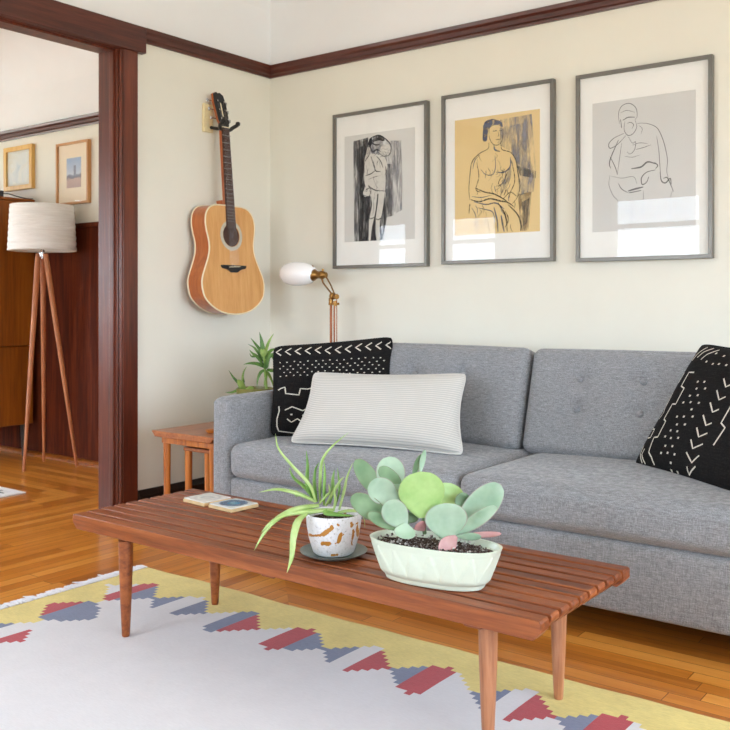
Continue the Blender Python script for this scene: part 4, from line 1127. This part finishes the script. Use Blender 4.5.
for k in range(14):
    x = random.uniform(195, 262); y = random.uniform(130, 185); s1.append(('L', [(x, y), (x + 10, y + random.uniform(-6, 6)), (x + 20, y + random.uniform(-8, 8))], 2, WS))
picture(.455, 1.020, 1.172, 1.945, (.522, .946, 1.303, 1.830), ((22, 85), (388, 42), (22, 636), (388, 622)), None, paper_mat('grey_white_paper', lin(208, 208, 204)), s1,
        'grey framed charcoal drawing of a standing figure with raised arms, leftmost of the three pictures', 'a')
# 2: seated figure on buff paper
s2 = [('A', [(250, 95), (400, 70), (420, 330), (410, 450), (330, 470), (340, 320), (300, 250), (250, 220)], 0, GY_), ('A', [(270, 130), (380, 110), (400, 330), (345, 350), (300, 240)], 0, CG and GY_), ('A', [(330, 320), (420, 350), (420, 385), (345, 370)], 0, WS),
      ('A', [(335, 460), (400, 450), (385, 640), (350, 640)], 0, TN), ('A', [(355, 500), (390, 480), (380, 600), (360, 620)], 0, WS),
      ('B', [(165, 150), (175, 105), (215, 92), (255, 105), (262, 130), (235, 120), (205, 130), (190, 155), (185, 195), (165, 195)], 0, BI), ('B', [(248, 135), (262, 138), (265, 175), (250, 212), (238, 208), (250, 180)], 0, GY_),
      ('L', [(200, 130), (195, 165), (205, 200), (225, 218), (250, 212), (264, 180), (264, 140)], 4, LN), ('L', [(215, 150), (235, 148)], 6, LN), ('L', [(245, 150), (260, 148)], 6, LN), ('L', [(240, 150), (243, 172), (236, 176)], 3, LN), ('L', [(230, 192), (250, 190)], 5, LN),
      ('L', [(175, 110), (215, 95), (258, 110)], 10, BI), ('L', [(170, 120), (168, 180)], 9, BI), ('L', [(220, 215), (225, 240), (250, 250)], 9, BI), ('L', [(195, 205), (190, 235), (145, 260), (110, 300), (98, 380), (95, 440), (100, 480)], 5, LN),
      ('L', [(255, 215), (260, 240), (300, 255), (325, 290), (335, 350), (345, 420), (335, 470), (310, 505)], 6, LN), ('L', [(150, 265), (125, 290), (115, 330)], 5, BI), ('L', [(135, 300), (145, 370), (130, 430), (155, 445)], 5, LN),
      ('L', [(225, 270), (228, 320), (215, 360), (180, 360), (155, 335)], 5, BI), ('L', [(232, 350), (270, 350), (298, 325), (300, 280)], 7, BI), ('B', [(275, 345), (300, 325), (303, 370), (285, 420), (255, 450), (252, 430), (270, 390)], 0, GY_), ('L', [(240, 420), (265, 400), (280, 360)], 5, LN),
      ('L', [(105, 480), (150, 490), (200, 478), (250, 490), (290, 500), (315, 520)], 8, LN), ('L', [(130, 425), (175, 445), (220, 455), (265, 480), (290, 500)], 7, LN), ('L', [(110, 465), (160, 470), (210, 460)], 4, BI), ('L', [(120, 490), (180, 505), (230, 500), (270, 530)], 7, BI),
      ('L', [(100, 500), (95, 545)], 6, LN), ('L', [(300, 290), (315, 340), (320, 400), (300, 450), (290, 490)], 5, LN), ('L', [(240, 500), (275, 560), (285, 640)], 8, LN), ('L', [(290, 510), (335, 560), (350, 610), (348, 640)], 8, LN), ('L', [(220, 520), (235, 580), (240, 640)], 8, BI), ('L', [(255, 560), (262, 600), (270, 640)], 10, BI),
      ('L', [(275, 540), (290, 580), (275, 620)], 6, DK), ('L', [(265, 480), (300, 450), (330, 470)], 5, LN), ('L', [(140, 520), (180, 530), (215, 545), (225, 600)], 5, BI), ('L', [(110, 520), (130, 560), (135, 640)], 4, BI), ('L', [(180, 540), (190, 590), (200, 640)], 4, TN)]
for k in range(40):
    x = random.uniform(120, 320); y = random.uniform(255, 620); s2.append(('L', [(x, y), (x + random.uniform(-6, 12), y + 16), (x + random.uniform(-18, 18), y + random.uniform(24, 50))], random.uniform(1.5, 4), random.choice([TN, BI, GY_, TN])))
for k in range(14):
    x = random.uniform(250, 300); y = random.uniform(330, 440); s2.append(('L', [(x, y), (x - 5, y + 14), (x - 12, y + 30)], 3, random.choice([BI, LN])))
picture(1.100, 1.660, 1.178, 1.952, (1.166, 1.592, 1.308, 1.833), ((22, 98), (438, 45), (22, 650), (438, 645)), None, paper_mat('buff_paper', lin(222, 196, 142)), s2,
        'grey framed drawing of a seated figure on tan paper, middle of the three pictures', 'b')
# 3: thin line drawing
s3 = [('L', [(140, 150), (135, 105), (150, 70), (185, 58), (215, 78), (222, 115), (212, 135)], 3.4, PL), ('L', [(155, 135), (180, 122), (212, 122)], 5, PL), ('L', [(145, 100), (175, 90), (212, 100)], 2.5, PL), ('L', [(165, 140), (162, 180), (180, 205), (205, 195), (220, 165), (212, 135)], 3.4, PL),
      ('L', [(175, 150), (190, 145), (205, 155), (198, 175)], 3, PL), ('L', [(222, 150), (265, 152), (305, 168), (325, 195), (345, 250), (358, 320), (355, 370), (362, 400)], 3.4, PL), ('L', [(160, 195), (115, 215), (90, 240), (95, 262), (130, 245), (170, 205)], 4, PL),
      ('L', [(135, 225), (105, 290), (92, 330), (98, 355)], 5.5, PL), ('L', [(95, 300), (120, 350), (130, 385)], 4, PL), ('L', [(150, 240), (140, 310), (130, 380)], 2.6, PL), ('L', [(180, 210), (200, 240), (215, 235), (210, 270), (190, 290), (175, 280)], 3, PL), ('L', [(215, 270), (250, 262), (285, 250)], 3, PL), ('L', [(200, 250), (235, 240), (270, 245)], 2.4, PL),
      ('L', [(310, 210), (320, 280), (325, 350), (328, 390)], 3, PL), ('L', [(195, 358), (240, 350), (270, 328), (308, 338)], 8, PL), ('L', [(300, 330), (315, 345), (305, 360)], 5, PL), ('L', [(305, 365), (265, 375), (242, 400), (245, 430), (265, 420), (275, 395)], 5, PL), ('L', [(325, 375), (332, 415), (350, 425), (370, 405), (375, 430)], 6, PL),
      ('L', [(340, 405), (355, 400), (365, 415), (385, 465)], 5, PL), ('L', [(135, 425), (150, 450), (180, 468)], 4, PL), ('L', [(180, 460), (215, 450), (250, 442)], 8, PL), ('L', [(185, 468), (240, 458)], 5, PL), ('L', [(95, 385), (90, 430), (110, 480), (130, 500), (150, 540)], 2.6, PL), ('L', [(100, 390), (150, 400), (205, 395), (222, 430)], 2.2, PL),
      ('L', [(380, 460), (370, 500), (375, 540), (365, 600)], 2.4, PL), ('L', [(250, 460), (250, 520), (240, 590)], 2.4, PL), ('L', [(190, 500), (200, 560), (190, 620)], 2.2, PL), ('L', [(165, 545), (185, 552), (200, 560)], 4, PL), ('L', [(150, 170), (145, 130)], 4, PL), ('L', [(230, 160), (245, 175), (240, 200)], 2.2, PL), ('L', [(165, 300), (200, 305), (235, 295)], 2.2, PL)]
picture(1.761, 2.316, 1.171, 1.947, (1.830, 2.250, 1.292, 1.823), ((10, 55), (480, 5), (10, 648), (480, 628)), None, paper_mat('silver_grey_paper', lin(206, 206, 203)), s3,
        'grey framed thin line drawing of a bearded seated figure, rightmost of the three pictures', 'c')

# ------------------------------------------------------------------ the hall
# tall cabinet; its side faces the doorway
CX = -1.95
cab = thing('tall_cabinet', (-2.35, -.34, 0), 'tall honey coloured teak cabinet on legs at the left of the hall', 'cabinet')
MB().box(-2.75, CX, -.60, -.150, .725, 1.655).build('upper_case', M['cab'], cab, bevel=.004)
MB().box(-2.73, CX - .015, -.58, -.150, .215, .722).build('lower_case', M['cab'], cab, bevel=.004)
MB().box(-2.755, CX + .006, -.605, -.150, 1.655, 1.672).build('cabinet_top', M['cab'], cab, bevel=.003)
for x in (-2.54, -2.16):
    d_ = MB().box(x - .18, x + .18, -.612, -.6005, .75, 1.63).build('door', M['cab'], cab, bevel=.003)
    MB().tube([(x + .15, -.613, 1.15), (x + .15, -.63, 1.15)], .01, 12).build('knob', M['brass'], d_)
for x in (-2.66, CX - .06):
    for y in (-.54, -.19): MB().lathe([(.012, 0), (.022, .215)], (x, y, 0), 16).build('leg', M['base'], cab, smooth=40)
bx_ = thing('media_box', (-2.25, -.36, 1.6725), 'flat black electronic box with a trailing cord on top of the tall cabinet', 'media player')
MB().box(-2.44, -2.06, -.48, -.30, 1.6745, 1.725).build('body', plain('dark_slate_plastic', lin(62, 64, 72), .45), bx_, bevel=.005)
MB().tube(catmull([(-2.06, -.34, 1.70), (-2.03, -.29, 1.704), (-2.0, -.25, 1.690), (-1.965, -.20, 1.677), (-1.953, -.16, 1.677)], 5), .0035, 8).build('cord', M['black'], bx_, smooth=60)

# tripod lamp
tl = thing('tripod_lamp', (-1.575, -.325, 0), 'wooden tripod floor lamp with a white pleated drum shade in the hall', 'floor lamp')
cc = Vector((-1.585, -.334, 0))
feet = ((-1.533, -.492), (-1.735, -.224), (-1.418, -.205))
tops = (Vector((-.012, -.020, 1.30)), Vector((-.010, .012, 1.30)), Vector((.022, .008, 1.30)))
for (fx, fy), tp in zip(feet, tops):
    a = Vector((fx, fy, 0)); b = cc + tp
    MB().tube([a, a.lerp(b, .45), a.lerp(b, .93), b], [.009, .0145, .0185, .016], 16, flat=.8).build('leg', M['lampleg'], tl, smooth=50)
m = MB(); m.tube([cc + Vector((0, 0, 1.27)), cc + Vector((0, 0, 1.345))], .007, 12); m.tube([cc + Vector((0, 0, 1.285)), cc + Vector((0, 0, 1.305))], .022, 16); m.lathe([(0, 0), (.012, .003), (.014, .012), (.008, .02), (0, .022)], cc + Vector((0, -.0, 1.31)), 16)
m.build('hub', M['chrome'], tl, smooth=40)
m = MB(); N_ = 64; vs = []; fs = []; rws = 26
for j in range(rws + 1):
    t_ = j / rws
    for i in range(N_):
        a = 2 * PI * i / N_; r = .198 - .014 * t_ + .0022 * math.sin(t_ * 50 + 2.2 * math.sin(a * 2 + 1) + 1.1 * math.sin(a * 5))
        vs.append(cc + Vector((r * math.cos(a), r * math.sin(a), 1.318 + .278 * t_)))
for j in range(rws):
    for i in range(N_):
        a = j * N_ + i; b = j * N_ + (i + 1) % N_; fs.append((a, b, b + N_, a + N_))
m.add(vs, fs); sh = m.build('lamp_shade', M['shade'], tl, smooth=70)
so_ = sh.modifiers.new('solid', 'SOLIDIFY'); so_.thickness = .003; so_.offset = -1
m = MB()
for k in range(3):
    a = k * 2 * PI / 3 + .4; m.tube([cc + Vector((0, 0, 1.335)), cc + Vector((.19 * math.cos(a), .19 * math.sin(a), 1.325))], .0025, 8)
m.build('shade_spider', M['chrome'], tl, smooth=60)
m = MB(); m.lathe([(.015, 1.335), (.018, 1.36), (.03, 1.40), (.032, 1.425), (.022, 1.45), (0, 1.456)], cc, 20); m.build('bulb', M['opal'], tl, smooth=60)

# hall pictures
def small_pic(x0, x1, z0, z1, frame_m, mat_w, art_m, label, bw, matc):
    root = thing('framed_picture', ((x0 + x1) / 2, HYB, z0), label, 'picture')
    m = MB()
    for a in ((x0, x1, z0, z0 + bw), (x0, x1, z1 - bw, z1), (x0, x0 + bw, z0 + bw, z1 - bw), (x1 - bw, x1, z0 + bw, z1 - bw)): m.box(a[0], a[1], HYB - .028, HYB - .001, a[2], a[3])
    m.build('frame', frame_m, root, bevel=.001)
    MB().box(x0 + bw * .5, x1 - bw * .5, HYB - .014, HYB - .003, z0 + bw * .5, z1 - bw * .5).build('mat_board', matc, root)
    a = (x0 + mat_w[0], x1 - mat_w[1], z0 + mat_w[2], z1 - mat_w[3])
    MB().box(a[0], a[1], HYB - .0155, HYB - .0142, a[2], a[3]).build('print', art_m(a), root)
    MB().box(x0 + bw * .6, x1 - bw * .6, HYB - .021, HYB - .020, z0 + bw * .6, z1 - bw * .6).build('glazing', M['pglass'], root)
def beach(a):
    t = NT('beach_photograph'); t.set(rough=.5); tc = t.coord(); sp = t.node('ShaderNodeSeparateXYZ'); t.link(tc, sp.inputs[0])
    h = a[3] - a[2]; z = t.math('DIVIDE', t.math('SUBTRACT', sp.outputs[2], a[2] - z0_pic), h)
    n = t.noise(tc, 28, 3, .6); zz = t.math('ADD', z, t.math('MULTIPLY', t.math('SUBTRACT', n, .5), .3))
    c = t.ramp(zz, [(0.0, lin(176, 150, 140)), (.28, lin(190, 160, 148)), (.34, lin(94, 96, 108)), (.42, lin(128, 134, 150)), (.47, lin(196, 204, 214)), (.9, lin(150, 172, 200))])
    xx = t.math('DIVIDE', t.math('SUBTRACT', sp.outputs[0], 0.0), 1.0)
    tower = t.math('MULTIPLY', t.math('LESS_THAN', t.math('ABSOLUTE', t.math('SUBTRACT', sp.outputs[0], .018)), .012), t.math('MULTIPLY', t.math('LESS_THAN', z, .74), t.math('GREATER_THAN', z, .42)))
    t.col(t.mix(tower, c, lin(116, 122, 138))); return t.mat
def pale(a):
    t = NT('faded_landscape_print'); t.set(rough=.5); n = t.noise(t.coord((1, 1, 1)), 9, 4, .6, .8)
    t.col(t.ramp(n, [(.3, lin(192, 204, 208)), (.5, lin(222, 224, 218)), (.7, lin(214, 206, 182))])); return t.mat
M['oakf'] = wood('oak_picture_frame', lin(168, 116, 66), lin(196, 144, 92), lin(212, 166, 112), 'z', .4)
M['goldf'] = wood('honey_picture_frame', lin(196, 148, 72), lin(220, 176, 98), lin(232, 194, 124), 'z', .4)
z0_pic = 1.622
small_pic(-1.752, -1.418, 1.622, 2.015, M['oakf'], (.10, .085, .105, .10), beach, 'oak framed small seaside print with a wide cream mat on the hall wall', .014, paper_mat('cream_mat', lin(238, 224, 200)))
small_pic(-2.352, -2.020, 1.757, 2.050, M['goldf'], (.05, .05, .045, .045), pale, 'honey framed pale landscape print above the tall cabinet in the hall', .030, paper_mat('pale_mat', lin(214, 214, 204)))

# hall rug: white with a black line pattern
def maze():
    t = NT('white_rug_black_lines'); t.set(rough=1.0, spec=.1)
    br = t.node('ShaderNodeTexBrick'); t.link(t.coord((1, 1, 1), rot=(0, 0, 0)), br.inputs['Vector'])
    br.inputs['Scale'].default_value = 1.0; br.inputs['Brick Width'].default_value = .09; br.inputs['Row Height'].default_value = .045; br.inputs['Mortar Size'].default_value = .006
    br.inputs['Color1'].default_value = lin(226, 224, 222); br.inputs['Color2'].default_value = lin(214, 212, 210); br.inputs['Mortar'].default_value = lin(52, 52, 56)
    sp = t.node('ShaderNodeSeparateXYZ'); tc = t.node('ShaderNodeTexCoord'); t.link(tc.outputs['Object'], sp.inputs[0])
    inb = t.math('MULTIPLY', t.math('LESS_THAN', sp.outputs[0], -.06), t.math('LESS_THAN', sp.outputs[1], -.05))
    t.col(t.mix(inb, lin(228, 226, 224), br.outputs[0])); return t.mat
m = MB(); m.box(-1.3, 0, -1.9, 0, 0, .008)
hr_ = tag(m.build('hall_rug', maze(), bevel=.003), 'white rug with black line pattern lying on the hall floor', 'rug')
hr_.location = (-.955, -.845, .0005)

# ------------------------------------------------------------------ sky
w = bpy.data.worlds.new('sky'); scn.world = w; w.use_nodes = True; nt_ = w.node_tree; bg = nt_.nodes['Background']
tc = nt_.nodes.new('ShaderNodeTexCoord'); sp = nt_.nodes.new('ShaderNodeSeparateXYZ'); nt_.links.new(tc.outputs['Generated'], sp.inputs[0])
mr = nt_.nodes.new('ShaderNodeMapRange'); mr.inputs[1].default_value = -1; mr.inputs[2].default_value = 1; nt_.links.new(sp.outputs[2], mr.inputs[0])
cr = nt_.nodes.new('ShaderNodeValToRGB'); nt_.links.new(mr.outputs[0], cr.inputs[0])
el = cr.color_ramp.elements; el[0].position = .0; el[0].color = (.40, .42, .40, 1); el[1].position = 1; el[1].color = (.62, .79, 1.0, 1)
for p, c in ((.485, (.46, .48, .44, 1)), (.505, (.76, .87, 1.0, 1))):
    q = el.new(p); q.color = c
nt_.links.new(cr.outputs[0], bg.inputs[0]); bg.inputs[1].default_value = 15.5

# ------------------------------------------------------------------ camera
cam = bpy.data.cameras.new('camera'); co = bpy.data.objects.new('camera', cam); col.objects.link(co)
co.location = (3.367, -3.596, 1.0); co.rotation_euler = (PI / 2, 0, YAW)
cam.sensor_width = 36; cam.lens = 36 * 915 / 730; cam.shift_y = -(365 - 303) / 730
cam.clip_start = .05; cam.clip_end = 60
cam.dof.use_dof = True; cam.dof.focus_distance = 2.7; cam.dof.aperture_fstop = 12.0
scn.camera = co
scn.view_settings.view_transform = 'Standard'; scn.view_settings.look = 'None'
scn.view_settings.exposure = 0.07; scn.view_settings.gamma = 1.0; scn.view_settings.use_curve_mapping = False
scn.cycles.use_denoising = True
scn.cycles.max_bounces = 10; scn.cycles.diffuse_bounces = 6; scn.cycles.transparent_max_bounces = 16
scn.cycles.sample_clamp_indirect = 6
